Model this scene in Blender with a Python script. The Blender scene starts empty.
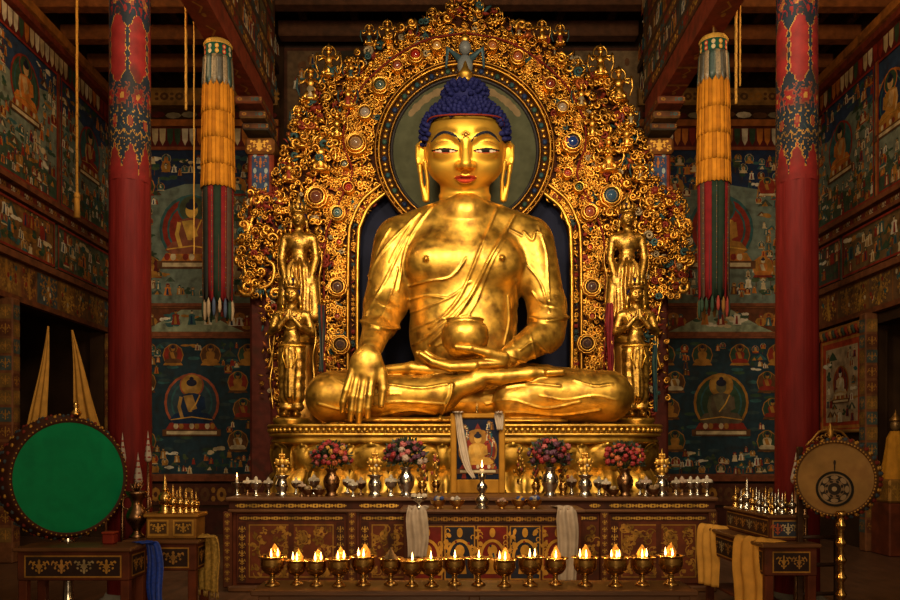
import bpy, math, random
import numpy as np
from mathutils import Vector, Matrix
random.seed(7); rng = np.random.default_rng(7)
SC = bpy.context.scene
COL = SC.collection
F = 800.0; EYE = 1.6; CX, CY = 450.0, 449.0
PI = math.pi
def W(px, py, d):
    """point seen at pixel (px,py) of the photograph at depth d"""
    return np.array([(px-CX)*d/F, d, EYE+(CY-py)*d/F])
def S(n, d): return n*d/F
def A(*v): return np.array(v, float)

# ---------------------------------------------------------------- materials
MATS = {}
def mat(name, color=(.8,.8,.8), metallic=0., rough=.5, attr=False, metal_attr=False, var=.0, vscale=6., bump=0., bscale=20.,
        rvar=0., emit=None, estr=0., spec=.5, dark=None, dirt=0., dscale=3., sheen=0., stretch=None, transmission=0., coat=0.):
    m = bpy.data.materials.new(name); m.use_nodes = True
    nt = m.node_tree; N = nt.nodes; L = nt.links
    b = N['Principled BSDF']
    b.inputs['Metallic'].default_value = metallic; b.inputs['Roughness'].default_value = rough
    b.inputs['Specular IOR Level'].default_value = spec
    b.inputs['Base Color'].default_value = (*color, 1)
    if transmission: b.inputs['Transmission Weight'].default_value = transmission
    if coat: b.inputs['Coat Weight'].default_value = coat; b.inputs['Coat Roughness'].default_value = .32
    if sheen: b.inputs['Sheen Weight'].default_value = sheen
    tc = N.new('ShaderNodeTexCoord'); vec = tc.outputs['Object']
    if stretch:
        mp = N.new('ShaderNodeMapping'); mp.inputs['Scale'].default_value = stretch; L.new(vec, mp.inputs[0]); vec = mp.outputs[0]
    col = None
    if attr:
        at = N.new('ShaderNodeAttribute'); at.attribute_name = 'Col'; col = at.outputs['Color']
        if metal_attr: L.new(at.outputs['Alpha'], b.inputs['Metallic'])
    def noise(sc, det=4.):
        n = N.new('ShaderNodeTexNoise'); n.inputs['Scale'].default_value = sc; n.inputs['Detail'].default_value = det
        L.new(vec, n.inputs['Vector']); return n.outputs['Fac']
    if var:
        r = N.new('ShaderNodeMapRange'); r.inputs[1].default_value=.3; r.inputs[2].default_value=.7
        r.inputs[3].default_value=1-var; r.inputs[4].default_value=1+var*.6; L.new(noise(vscale), r.inputs[0])
        mx = N.new('ShaderNodeMix'); mx.data_type='RGBA'; mx.blend_type='MULTIPLY'; mx.inputs[0].default_value=1
        if col is not None: L.new(col, mx.inputs[6])
        else: mx.inputs[6].default_value=(*color,1)
        L.new(r.outputs[0], mx.inputs[7]); col = mx.outputs[2]
    if dark is not None:
        r = N.new('ShaderNodeMapRange'); r.inputs[1].default_value=.48; r.inputs[2].default_value=.72
        r.inputs[3].default_value=0; r.inputs[4].default_value=dirt; L.new(noise(dscale, 6.), r.inputs[0])
        mx = N.new('ShaderNodeMix'); mx.data_type='RGBA'; L.new(r.outputs[0], mx.inputs[0])
        if col is not None: L.new(col, mx.inputs[6])
        else: mx.inputs[6].default_value=(*color,1)
        mx.inputs[7].default_value=(*dark,1); col = mx.outputs[2]
    if col is not None: L.new(col, b.inputs['Base Color'])
    if rvar:
        r = N.new('ShaderNodeMapRange'); r.inputs[1].default_value=.3; r.inputs[2].default_value=.7
        r.inputs[3].default_value=max(.03,rough-rvar); r.inputs[4].default_value=rough+rvar; L.new(noise(vscale*1.7), r.inputs[0])
        L.new(r.outputs[0], b.inputs['Roughness'])
    if bump:
        bp = N.new('ShaderNodeBump'); bp.inputs['Strength'].default_value=bump; bp.inputs['Distance'].default_value=.01
        L.new(noise(bscale, 3.), bp.inputs['Height']); L.new(bp.outputs[0], b.inputs['Normal'])
    if emit:
        b.inputs['Emission Color'].default_value=(*emit,1); b.inputs['Emission Strength'].default_value=estr
    MATS[name] = m
    return m

# ---------------------------------------------------------------- mesh builder
class MB:
    def __init__(s): s.v=[]; s.f=[]; s.c=[]; s.m=[]; s.n=0; s.sm=[]
    def add(s, v, f, col=(1,1,1,0), mi=0, smooth=True):
        v = np.asarray(v, float).reshape(-1,3)
        s.v.append(v)
        n = s.n
        for q in f: s.f.append([i+n for i in q])
        s.n += len(v)
        if len(col)==3: col=(*col,0)
        s.c += [col]*len(f); s.m += [mi]*len(f); s.sm += [smooth]*len(f)
        return s
    def box(s, lo, hi, **k):
        x0,y0,z0=lo; x1,y1,z1=hi
        v=[(x0,y0,z0),(x1,y0,z0),(x1,y1,z0),(x0,y1,z0),(x0,y0,z1),(x1,y0,z1),(x1,y1,z1),(x0,y1,z1)]
        f=[(0,3,2,1),(4,5,6,7),(0,1,5,4),(1,2,6,5),(2,3,7,6),(3,0,4,7)]
        k.setdefault('smooth',False); return s.add(v,f,**k)
    def bbox(s, lo, hi, b=.01, **k):
        """box with chamfered edges"""
        lo=np.array(lo,float); hi=np.array(hi,float); b=min(b,*(abs(hi-lo)*.45))
        v=[];f=[]
        idx={}
        for sx in (0,1):
            for sy in (0,1):
                for sz in (0,1):
                    for ax in range(3):
                        p=np.array([hi[0] if sx else lo[0], hi[1] if sy else lo[1], hi[2] if sz else lo[2]])
                        for a2 in range(3):
                            if a2!=ax: p[a2]+= (-b if (sx,sy,sz)[a2] else b)
                        idx[(sx,sy,sz,ax)]=len(v); v.append(p)
        def q(*ks): f.append([idx[k] for k in ks])
        for ax in range(3):
            o=[a for a in range(3) if a!=ax]
            for sgn in (0,1):
                def K(a,bb,axx):
                    t=[0,0,0]; t[ax]=sgn; t[o[0]]=a; t[o[1]]=bb; return (*t,axx)
                ring=[K(0,0,ax),K(1,0,ax),K(1,1,ax),K(0,1,ax)]
                flip = (sgn==0) != (ax==1)
                q(*(ring[::-1] if flip else ring))
        for ax in range(3):
            o=[a for a in range(3) if a!=ax]
            for a in (0,1):
                for bb in (0,1):
                    def K(e,axx):
                        t=[0,0,0]; t[ax]=e; t[o[0]]=a; t[o[1]]=bb; return (*t,axx)
                    r=[K(0,o[0]),K(1,o[0]),K(1,o[1]),K(0,o[1])]
                    p=[v[idx[x]] for x in r]; nrm=np.cross(p[1]-p[0],p[2]-p[0])
                    if np.dot(nrm, p[0]-(lo+hi)/2)<0: r=r[::-1]
                    q(*r)
        for sx in (0,1):
            for sy in (0,1):
                for sz in (0,1):
                    r=[(sx,sy,sz,0),(sx,sy,sz,1),(sx,sy,sz,2)]
                    if (sx+sy+sz)%2==0: r=r[::-1]
                    q(*r)
        k.setdefault('smooth',False); return s.add(v,f,**k)
    def lathe(s, prof, c=(0,0,0), n=16, ax='z', M=None, sx=1., sy=1., lobes=0, lob=0., caps=True, **k):
        """prof: list of (r,z); closed at ends when r>0"""
        v=[];f=[]
        m=len(prof)
        for r,z in prof:
            for i in range(n):
                a=2*PI*i/n; rr=r*(1+lob*math.cos(lobes*a)) if lobes else r
                v.append((rr*math.cos(a)*sx, rr*math.sin(a)*sy, z))
        for j in range(m-1):
            for i in range(n):
                i2=(i+1)%n; f.append((j*n+i,j*n+i2,(j+1)*n+i2,(j+1)*n+i))
        if caps and prof[0][0]>1e-6: f.append(tuple(range(n))[::-1])
        if caps and prof[-1][0]>1e-6: f.append(tuple((m-1)*n+i for i in range(n)))
        v=np.array(v)
        if ax=='y': v=v[:,[0,2,1]]*A(1,1,1)
        if ax=='x': v=v[:,[2,1,0]]
        if ax in 'xy': f=[q[::-1] for q in f]
        if M is not None: v=v@np.array(M).T
        return s.add(v+np.array(c), f, **k)
    def tube(s, pts, r, n=6, caps=True, flat=1., up=None, **k):
        pts=np.asarray(pts,float); m=len(pts)
        r=np.broadcast_to(np.asarray(r,float),(m,))
        t=np.gradient(pts,axis=0); t/=np.linalg.norm(t,axis=1)[:,None]+1e-12
        u=np.array(up if up is not None else ((0,0,1) if abs(t[0][2])<.9 else (1,0,0)),float)
        v=[];f=[]
        for i in range(m):
            a=np.cross(t[i],u); 
            if np.linalg.norm(a)<1e-6: a=np.cross(t[i],A(1,0,0))
            a/=np.linalg.norm(a)+1e-12; b=np.cross(a,t[i])
            if up is None: u=b
            for j in range(n):
                th=2*PI*j/n; v.append(pts[i]+r[i]*(math.cos(th)*a+flat*math.sin(th)*b))
        for i in range(m-1):
            for j in range(n):
                j2=(j+1)%n; f.append((i*n+j,i*n+j2,(i+1)*n+j2,(i+1)*n+j))
        if caps: f.append(tuple(range(n))[::-1]); f.append(tuple((m-1)*n+j for j in range(n)))
        return s.add(v,f,**k)
    def sphere(s, c, r, n=10, m=6, M=None, **k):
        r=np.broadcast_to(np.asarray(r,float),(3,))
        v=[(0,0,1)];f=[]
        for j in range(1,m):
            ph=PI*j/m
            for i in range(n): v.append((math.sin(ph)*math.cos(2*PI*i/n),math.sin(ph)*math.sin(2*PI*i/n),math.cos(ph)))
        v.append((0,0,-1)); L=len(v)-1
        for i in range(n):
            i2=(i+1)%n; f.append((0,1+i,1+i2))
            for j in range(m-2): a=1+j*n; f.append((a+i,a+n+i,a+n+i2,a+i2))
            f.append((L,1+(m-2)*n+i2,1+(m-2)*n+i))
        v=np.array(v)*r
        if M is not None: v=v@np.array(M).T
        return s.add(v+np.array(c),f,**k)
    def prism(s, poly, O, U, V, N, t, **k):
        """2D polygon (u,v) in the plane O,U,V extruded by t along N (front face at +t)"""
        poly=np.asarray(poly,float); n=len(poly); O,U,V,N=map(lambda q:np.array(q,float),(O,U,V,N))
        ar=np.sum(poly[:,0]*np.roll(poly[:,1],-1)-poly[:,1]*np.roll(poly[:,0],-1))
        if ar<0: poly=poly[::-1]
        base=O+poly[:,:1]*U+poly[:,1:2]*V
        v=np.vstack([base,base+N*t]); f=[tuple(range(n))[::-1],tuple(range(n,2*n))]
        for i in range(n): j=(i+1)%n; f.append((i,j,n+j,n+i))
        if np.dot(np.cross(U,V),N)*t<0: f=[q[::-1] for q in f]
        k.setdefault('smooth',False); return s.add(v,f,**k)
    def grid(s, P, closed_u=False, **k):
        """P[i][j] points -> quads"""
        P=np.asarray(P,float); a,b=P.shape[:2]; f=[]
        for i in range(a-1):
            for j in range(b-1): f.append((i*b+j,(i+1)*b+j,(i+1)*b+j+1,i*b+j+1))
        if closed_u:
            for j in range(b-1): f.append(((a-1)*b+j,j,j+1,(a-1)*b+j+1))
        return s.add(P.reshape(-1,3),f,**k)
    def merge(s, o, M=None, t=(0,0,0), col=None):
        v=np.vstack(o.v)
        if M is not None: v=v@np.array(M).T
        n=s.n; s.v.append(v+np.array(t)); s.f+=[[i+n for i in q] for q in o.f]; s.n+=len(v)
        s.c+= o.c if col is None else [col]*len(o.f); s.m+=o.m; s.sm+=o.sm; return s
    def build(s, name, mats, parent=None, local=False, solid=0., loc=None):
        v=np.vstack(s.v) if s.v else np.zeros((0,3))
        o=None
        if parent is not None:
            off=np.array(world_origin(parent)) if not local else np.zeros(3)
        elif loc is not None: off=np.array(loc,float)
        else: off=np.array([(v[:,0].min()+v[:,0].max())/2,(v[:,1].min()+v[:,1].max())/2,v[:,2].min()])
        me=bpy.data.meshes.new(name)
        me.from_pydata((v-off).tolist(),[],s.f)
        if not isinstance(mats,(list,tuple)): mats=[mats]
        for m in mats: me.materials.append(MATS[m] if isinstance(m,str) else m)
        me.polygons.foreach_set('material_index', s.m)
        me.polygons.foreach_set('use_smooth', s.sm)
        ca=me.color_attributes.new('Col','FLOAT_COLOR','CORNER')
        lens=np.array([len(q) for q in s.f]); cc=np.repeat(np.array([q if len(q)==4 else (*q,0) for q in s.c],float),lens,axis=0)
        ca.data.foreach_set('color',cc.ravel())
        me.update()
        o=bpy.data.objects.new(name,me); COL.objects.link(o)
        if parent is not None:
            o.parent=parent
        else: o.location=off
        if solid:
            md=o.modifiers.new('thickness','SOLIDIFY'); md.thickness=solid; md.offset=0
        return o
def world_origin(o):
    p=Vector(o.location)
    while o.parent is not None:
        o=o.parent; p=p+Vector(o.location)
    return p
def tag(o,label=None,cat=None,group=None,kind=None):
    if label: o['label']=label
    if cat: o['category']=cat
    if group: o['group']=group
    if kind: o['kind']=kind
    return o
def thing(name,label,cat,loc=(0,0,0),group=None,rz=0):
    o=bpy.data.objects.new(name,None); COL.objects.link(o); o.location=tuple(float(q) for q in loc); o.rotation_euler=(0,0,rz)
    o.empty_display_size=.1
    return tag(o,label,cat,group)
def struct(o): o['kind']='structure'; return o
def dup(root,loc,label=None,group=None,rz=None,scale=None):
    def cp(o,par):
        c=o.copy(); COL.objects.link(c)
        if par is not None: c.parent=par
        for ch in list(kids.get(o,[])): cp(ch,c)
        return c
    kids={}
    def walk(o):
        kids[o]=list(o.children)
        for q in kids[o]: walk(q)
    walk(root)
    r=cp(root,None); r.location=tuple(float(q) for q in loc)
    if label: r['label']=label
    if group: r['group']=group
    if rz is not None: r.rotation_euler=(0,0,rz)
    if scale is not None: r.scale=scale if hasattr(scale,'__len__') else (scale,)*3
    return r
def rotm(ax,a):
    c,s_=math.cos(a),math.sin(a)
    return np.array({'x':[[1,0,0],[0,c,-s_],[0,s_,c]],'y':[[c,0,s_],[0,1,0],[-s_,0,c]],'z':[[c,-s_,0],[s_,c,0],[0,0,1]]}[ax])
def ordinal(i): return ['first','second','third','fourth','fifth','sixth','seventh','eighth','ninth','tenth','eleventh','twelfth','thirteenth','fourteenth','fifteenth','sixteenth','seventeenth','eighteenth'][i]

# ---------------------------------------------------------------- signed distance shapes -> surface nets
def smin(a,b,k):
    h=np.clip(.5+.5*(b-a)/k,0,1); return b*(1-h)+a*h-k*h*(1-h)
def smax(a,b,k): return -smin(-a,-b,k)
def s_rc(P,a,b,r1,r2):
    a=np.asarray(a,float);b=np.asarray(b,float);ba=b-a
    t=np.clip(((P-a)@ba)/max(ba@ba,1e-9),0,1)
    return np.linalg.norm(P-a-t[:,None]*ba,axis=1)-(r1+(r2-r1)*t)
def s_ell(P,c,r,M=None):
    q=P-np.asarray(c,float)
    if M is not None: q=q@np.asarray(M)
    r=np.asarray(r,float)
    k0=np.linalg.norm(q/r,axis=1); k1=np.linalg.norm(q/(r*r),axis=1)+1e-9
    return k0*(k0-1)/k1
def s_chain(P,pts,rs,k=None):
    d=None
    for i in range(len(pts)-1):
        e=s_rc(P,pts[i],pts[i+1],rs[i],rs[i+1])
        d=e if d is None else (np.minimum(d,e) if not k else smin(d,e,k))
    return d
def surfnet(f,lo,hi,h,B=12,safe=1.35):
    lo=np.array(lo,float); n=np.ceil((np.array(hi)-lo)/h/B).astype(int)
    G=n*B
    cb=np.stack(np.meshgrid(*[(np.arange(k)+.5)*B*h for k in n],indexing='ij'),-1).reshape(-1,3)+lo-h*.5
    cd=f(cb)
    act=np.abs(cd)<B*h*.87*safe+2*h
    D=np.repeat(np.repeat(np.repeat(cd.reshape(n).astype(np.float32),B,0),B,1),B,2)
    ids=np.nonzero(act)[0]
    loc=np.stack(np.meshgrid(*[np.arange(B)*h]*3,indexing='ij'),-1).reshape(-1,3)
    ii=np.array(np.unravel_index(ids,n)).T
    CH=max(1,400000//B**3)
    for s0 in range(0,len(ids),CH):
        sub=ii[s0:s0+CH]
        P=(lo+sub[:,None,:]*B*h+loc[None]).reshape(-1,3)
        val=f(P).astype(np.float32).reshape(-1,B,B,B)
        for (a,b,c),vv in zip(sub,val): D[a*B:a*B+B,b*B:b*B+B,c*B:c*B+B]=vv
    ins=D<0
    acc=None
    c8=[(a,b,c) for a in (0,1) for b in (0,1) for c in (0,1)]
    def sl(A_,o): return A_[o[0]:A_.shape[0]-1+o[0],o[1]:A_.shape[1]-1+o[1],o[2]:A_.shape[2]-1+o[2]]
    cnt=np.zeros(np.array(G)-1,np.int8)
    for o in c8: cnt+=sl(ins,o)
    cells=np.array(np.nonzero((cnt>0)&(cnt<8))).T
    vid=np.full(np.array(G)-1,-1,np.int64); vid[tuple(cells.T)]=np.arange(len(cells))
    dv={o:D[cells[:,0]+o[0],cells[:,1]+o[1],cells[:,2]+o[2]] for o in c8}
    pos=np.zeros((len(cells),3)); num=np.zeros(len(cells))
    for o in c8:
        for ax in range(3):
            if o[ax]==0:
                p=list(o); p[ax]=1; p=tuple(p)
                a=dv[o]; b=dv[p]; m=(a<0)!=(b<0)
                t=np.where(m,a/np.where(m,a-b,1),0)
                q=np.tile(np.array(o,float),(len(cells),1)); q[:,ax]=t
                pos[m]+=q[m]; num[m]+=1
    V=lo+(cells+pos/np.maximum(num,1)[:,None])*h
    faces=[]
    for ax in range(3):
        o1,o2=[(1,2),(2,0),(0,1)][ax]
        s0=[slice(None)]*3; s1=[slice(None)]*3; s0[ax]=slice(0,-1); s1[ax]=slice(1,None)
        a=ins[tuple(s0)]; b=ins[tuple(s1)]
        e=np.array(np.nonzero(a!=b)).T
        ok=(e[:,o1]>0)&(e[:,o2]>0)&(e[:,o1]<G[o1]-1)&(e[:,o2]<G[o2]-1); e=e[ok]
        fl=a[tuple(e.T)]
        q=[]
        for d1,d2 in ((-1,-1),(0,-1),(0,0),(-1,0)):
            c=e.copy(); c[:,o1]+=d1; c[:,o2]+=d2; q.append(vid[tuple(c.T)])
        q=np.stack(q,1); q[~fl]=q[~fl][:,::-1]; faces.append(q)
    Fc=np.vstack(faces); Fc=Fc[(Fc>=0).all(1)]
    return V,Fc
def grad(f,V,e):
    g=np.stack([f(V+A(e,0,0))-f(V-A(e,0,0)),f(V+A(0,e,0))-f(V-A(0,e,0)),f(V+A(0,0,e))-f(V-A(0,0,e))],1)
    return g/(np.linalg.norm(g,axis=1)[:,None]+1e-12)
def polydist(x,y,pts):
    """distance in 2D from points to a polyline"""
    d=np.full(len(x),1e9)
    for (x0,y0),(x1,y1) in zip(pts[:-1],pts[1:]):
        bx,by=x1-x0,y1-y0; t=np.clip(((x-x0)*bx+(y-y0)*by)/(bx*bx+by*by+1e-9),0,1)
        d=np.minimum(d,np.hypot(x-x0-t*bx,y-y0-t*by))
    return d
def smooth_line(pts,n=8):
    pts=np.array(pts,float); out=[]
    P=np.vstack([2*pts[0]-pts[1],pts,2*pts[-1]-pts[-2]])
    for i in range(1,len(P)-2):
        for t in np.linspace(0,1,n,endpoint=False):
            p0,p1,p2,p3=P[i-1:i+3]
            out.append(.5*((2*p1)+(-p0+p2)*t+(2*p0-5*p1+4*p2-p3)*t*t+(-p0+3*p1-3*p2+p3)*t**3))
    out.append(pts[-1]); return np.array(out)

# palette (linear)
def srgb(r,g,b):
    f=lambda c:(c/255/12.92 if c/255<=.04045 else ((c/255+.055)/1.055)**2.4); return (f(r),f(g),f(b))
GOLD=(.76,.42,.055,1.)
mat('statue_gold', attr=True, metal_attr=True, rough=.45, spec=.06, var=.16, vscale=2.5, rvar=.07, bump=.08, bscale=9.)
mat('aged_gold', color=(.60,.325,.042), metallic=.92, coat=.2, rough=.44, var=.34, vscale=4.5, rvar=.14, bump=.30, bscale=11., dark=(.16,.065,.012), dirt=.75, dscale=7.)
mat('patina_gold', color=(.46,.24,.035), metallic=.92, coat=.15, rough=.40, var=.45, vscale=12., rvar=.14, bump=.5, bscale=38., dark=(.08,.03,.008), dirt=.9, dscale=16.)
mat('relief_gold', attr=True, metal_attr=True, spec=.15, rough=.42, var=.3, vscale=5., rvar=.1)
mat('paint', attr=True, metal_attr=True, rough=.62, var=.3, vscale=9., dark=(.022,.014,.008), dirt=.55, dscale=5., spec=.1)
mat('plain', attr=True, metal_attr=True, rough=.6, var=.2, vscale=8., spec=.08)
mat('gem', attr=True, rough=.08, var=.1, vscale=30., spec=.8)
mat('hair_blue', color=(.009,.010,.060), rough=.65, spec=.10, var=.2, vscale=5.)
mat('brass', color=(.62,.36,.10), metallic=1., rough=.24, var=.2, vscale=12., rvar=.1)
mat('silver', color=(.55,.50,.42), metallic=1., rough=.2, var=.2, vscale=14., rvar=.08)
mat('bronze', color=(.25,.13,.06), metallic=1., rough=.32, var=.3, vscale=12., rvar=.1)
mat('lacquer', color=(.10,.022,.008), rough=.42, var=.3, vscale=7., bump=.08, bscale=25., dark=(.03,.01,.005), dirt=.6, dscale=4., spec=.2)
mat('dark_wood', color=(.035,.015,.007), rough=.5, var=.4, vscale=5., bump=.2, bscale=30., stretch=(1,6,6), spec=.15)
mat('table_wood', color=(.11,.042,.014), rough=.4, var=.35, vscale=4., bump=.1, bscale=30., stretch=(1,7,7), spec=.3)
mat('red_pillar', color=(.125,.009,.007), spec=.1, rough=.6, var=.25, vscale=4., bump=.25, bscale=12., dark=(.09,.006,.005), dirt=.7, dscale=3., stretch=(4,4,.6))
mat('cloth', attr=True, metal_attr=True, rough=.8, spec=.1, var=.2, vscale=10., bump=.1, bscale=120., sheen=0.)
mat('brocade', attr=True, metal_attr=True, rough=.5, var=.5, vscale=45., bump=.15, bscale=80.)
mat('flame', color=(1,.6,.2), emit=(1.,.55,.16), estr=14.)
mat('butter', color=(.85,.55,.12), rough=.35, var=.1)
mat('floor_wood', color=(.10,.045,.022), rough=.35, var=.4, vscale=3., bump=.15, bscale=20., stretch=(6,1,1))
mat('plaster_dark', color=(.035,.017,.008), spec=.05, rough=.9, var=.4, vscale=2.)
mat('drum_green', color=(.001,.17,.06), rough=.6, spec=.1, var=.16, vscale=5., dark=(.001,.10,.038), dirt=.5, dscale=6.)
mat('drum_skin', color=(.22,.115,.032), spec=.1, rough=.6, var=.3, vscale=5., dark=(.14,.06,.02), dirt=.6, dscale=8.)
mat('foliage', attr=True, rough=.6, var=.3, vscale=40.)
# ================================================================= the great seated statue
BX=465.
buddha=thing('buddha_statue','giant gilded seated Buddha statue with blue hair, touching the ground','statue',W(BX,424,11.4))
DH=11.7                                   # depth of the head centre
hs=DH/F
HC=W(465,150,DH)
def head_sdf(P):
    # units: pixels at head depth; x right, y up, z towards the viewer
    x,y,z=P[:,0],P[:,1],P[:,2]; ax=np.abs(x)
    Q=np.stack([ax,y,z],1)
    d=smin(s_ell(P,(0,13,-8),(39.5,35,43)), s_ell(P,(0,-8,0),(38,36,35)),14)
    d=smin(d,s_ell(P,(0,-33,16),(15,11,14)),10)                   # chin
    d=smin(d,s_ell(Q,(19,-16,15.5),(16,14,15)),11)                     # cheeks
    # eye sockets and lids
    d=smax(d,-s_ell(Q,(19.5,4,43.5),(15,7,6)),12)
    d=smin(d,s_ell(Q,(19.5,-.5,28.6),(13.5,8.5,7.2)),4.5)
    # brow ridge
    br=s_chain(Q,[(8,11,35),(12,15,34.5),(19,17,32.5),(27,14,27.5),(33,7,20.5)],[.8,1.2,1.4,1.2,.6])
    d=smin(d,br,7)
    # nose
    nose=s_chain(P,[(0,12,34.0),(0,0,38.2),(0,-13,44)],[3.6,4.2,5.2])
    nose=smin(nose,s_ell(Q,(5.4,-15,38.),(4.2,3.6,5)),3)
    d=smin(d,nose,4.5)
    d=smax(d,-s_ell(Q,(3.2,-18.6,42),(1.6,1.0,2.4)),1.)
    # philtrum and mouth
    up=s_chain(Q,[(0,-25.0,38.6),(3,-24.3,38.6),(7.4,-26.2,35.4),(10.4,-27.0,32.2)],[1.8,2.1,1.4,.7])
    lo=s_chain(Q,[(0,-30.3,37.8),(5,-29.8,36.6),(10,-27.8,32.6)],[2.8,2.3,.9])
    d=smin(d,up,1.3); d=smin(d,lo,1.3)
    d=smax(d,-s_rc(P,(-9,-27.4,40),(9,-27.4,40),.5,.5),.7)
    d=smax(d,-s_ell(P,(0,-36,41),(9,2.0,5.5)),2.5)
    # neck with three folds
    nk=s_rc(P,(0,-18,-8),(0,-70,12),24.5,25.5)
    for yy,rr in ((-47,.2),(-53.5,.5),(-60,.9)):
        zc=-8+20*(-18-yy)/52
        rad=np.hypot(x,z-zc); nk=smin(nk,np.hypot(rad-(24.3+rr),y-yy)-1.5,4.)
    d=smin(d,nk,3.)
    # long ears
    rim=s_chain(Q,[(38,-8,-2),(39.5,3,-2),(43,8,-4),(47.5,4,-6),(48,-8,-6),(45.5,-22,-3)],[2.2,2.2,2.3,2.2,2.,2.])
    ear=smin(rim,s_ell(Q,(43,-7,-7),(5,14,3)),2.)
    lobe=s_chain(Q,[(45.5,-16,-3),(43.8,-34,-2),(40.5,-51,-1)],[2.3,2.0,2.6])
    lobe=smin(lobe,s_chain(Q,[(40,-12,-2),(37.6,-32,-1),(38.5,-51,-1)],[2.2,1.9,2.6]),2.2)
    ear=smin(ear,lobe,1.5)
    return smin(d,ear,1.2)
V_,F_=surfnet(head_sdf,(-56,-82,-62),(56,66,56),.62,B=10)
def head_paint(V,Fc):
    c=V[Fc].mean(1); x,y,z=c.T; ax=np.abs(x); n=len(c)
    col=np.tile(np.array((.86,.47,.055,.88)),(n,1))
    front=z>12
    t=(ax-8.)/23.; ins=(t>0)&(t<1)&front
    up=-.8+2.2*np.sin(PI*np.clip(t,0,1))**.8
    lo=-2.9+1.5*np.abs(2*t-1)**2
    eye=ins&(y<up)&(y>lo)
    col[eye]=(.46,.38,.27,0)
    ir=eye&((ax-19.2)**2+(y+.4)**2<4.0**2); col[ir]=(.012,.008,.006,0)
    pu=eye&(np.abs(ax-19.2)<1.8); col[pu]=(.01,.006,.004,0)
    lidline=(t>-.03)&(t<1.08)&front&(np.abs(y-up)<.85); col[lidline]=(.012,.006,.004,0)
    lowline=(t>-.02)&(t<1.02)&front&(np.abs(y-lo)<.45); col[lowline]=(.35,.06,.02,0)
    crease=(t>.0)&(t<1.)&front&(np.abs(y-(4.2+4.2*np.sin(PI*np.clip(t,0,1))))<.35); col[crease]=(.40,.17,.03,.6)
    bl=smooth_line([(5.5,8.0),(9,13.2),(19,17),(27,14.3),(33,8)])
    w=1.35*np.clip((ax-5)/6,.45,1)*np.clip((35-ax)/9,.4,1)
    b=(polydist(ax,y,bl)<w)&front; col[b]=(.010,.011,.020,0)
    # lips
    l=(ax<10.6)&front&(y<-27.3+3.4*np.sqrt(np.clip(1-(ax/10.7)**2,0,1))-1.0*np.exp(-(ax/1.6)**2))&(y>-27.6-4.6*np.clip(1-(ax/10.3)**2,0,1))
    col[l]=(.34,.035,.012,.3)
    seam=(ax<11)&front&(np.abs(y+27.4)<.38); col[seam]=(.12,.01,.005,0)
    return col
hc=head_paint(V_,F_)
HA=math.radians(20.5)          # the head bows towards the worshipper
HR=np.stack([A(1,0,0),A(0,-math.sin(HA),math.cos(HA)),A(0,-math.cos(HA),-math.sin(HA))])
def toW(V): return HC+(np.asarray(V)*A(1,.937,1)*hs)@HR
head_w=toW(V_)

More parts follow.
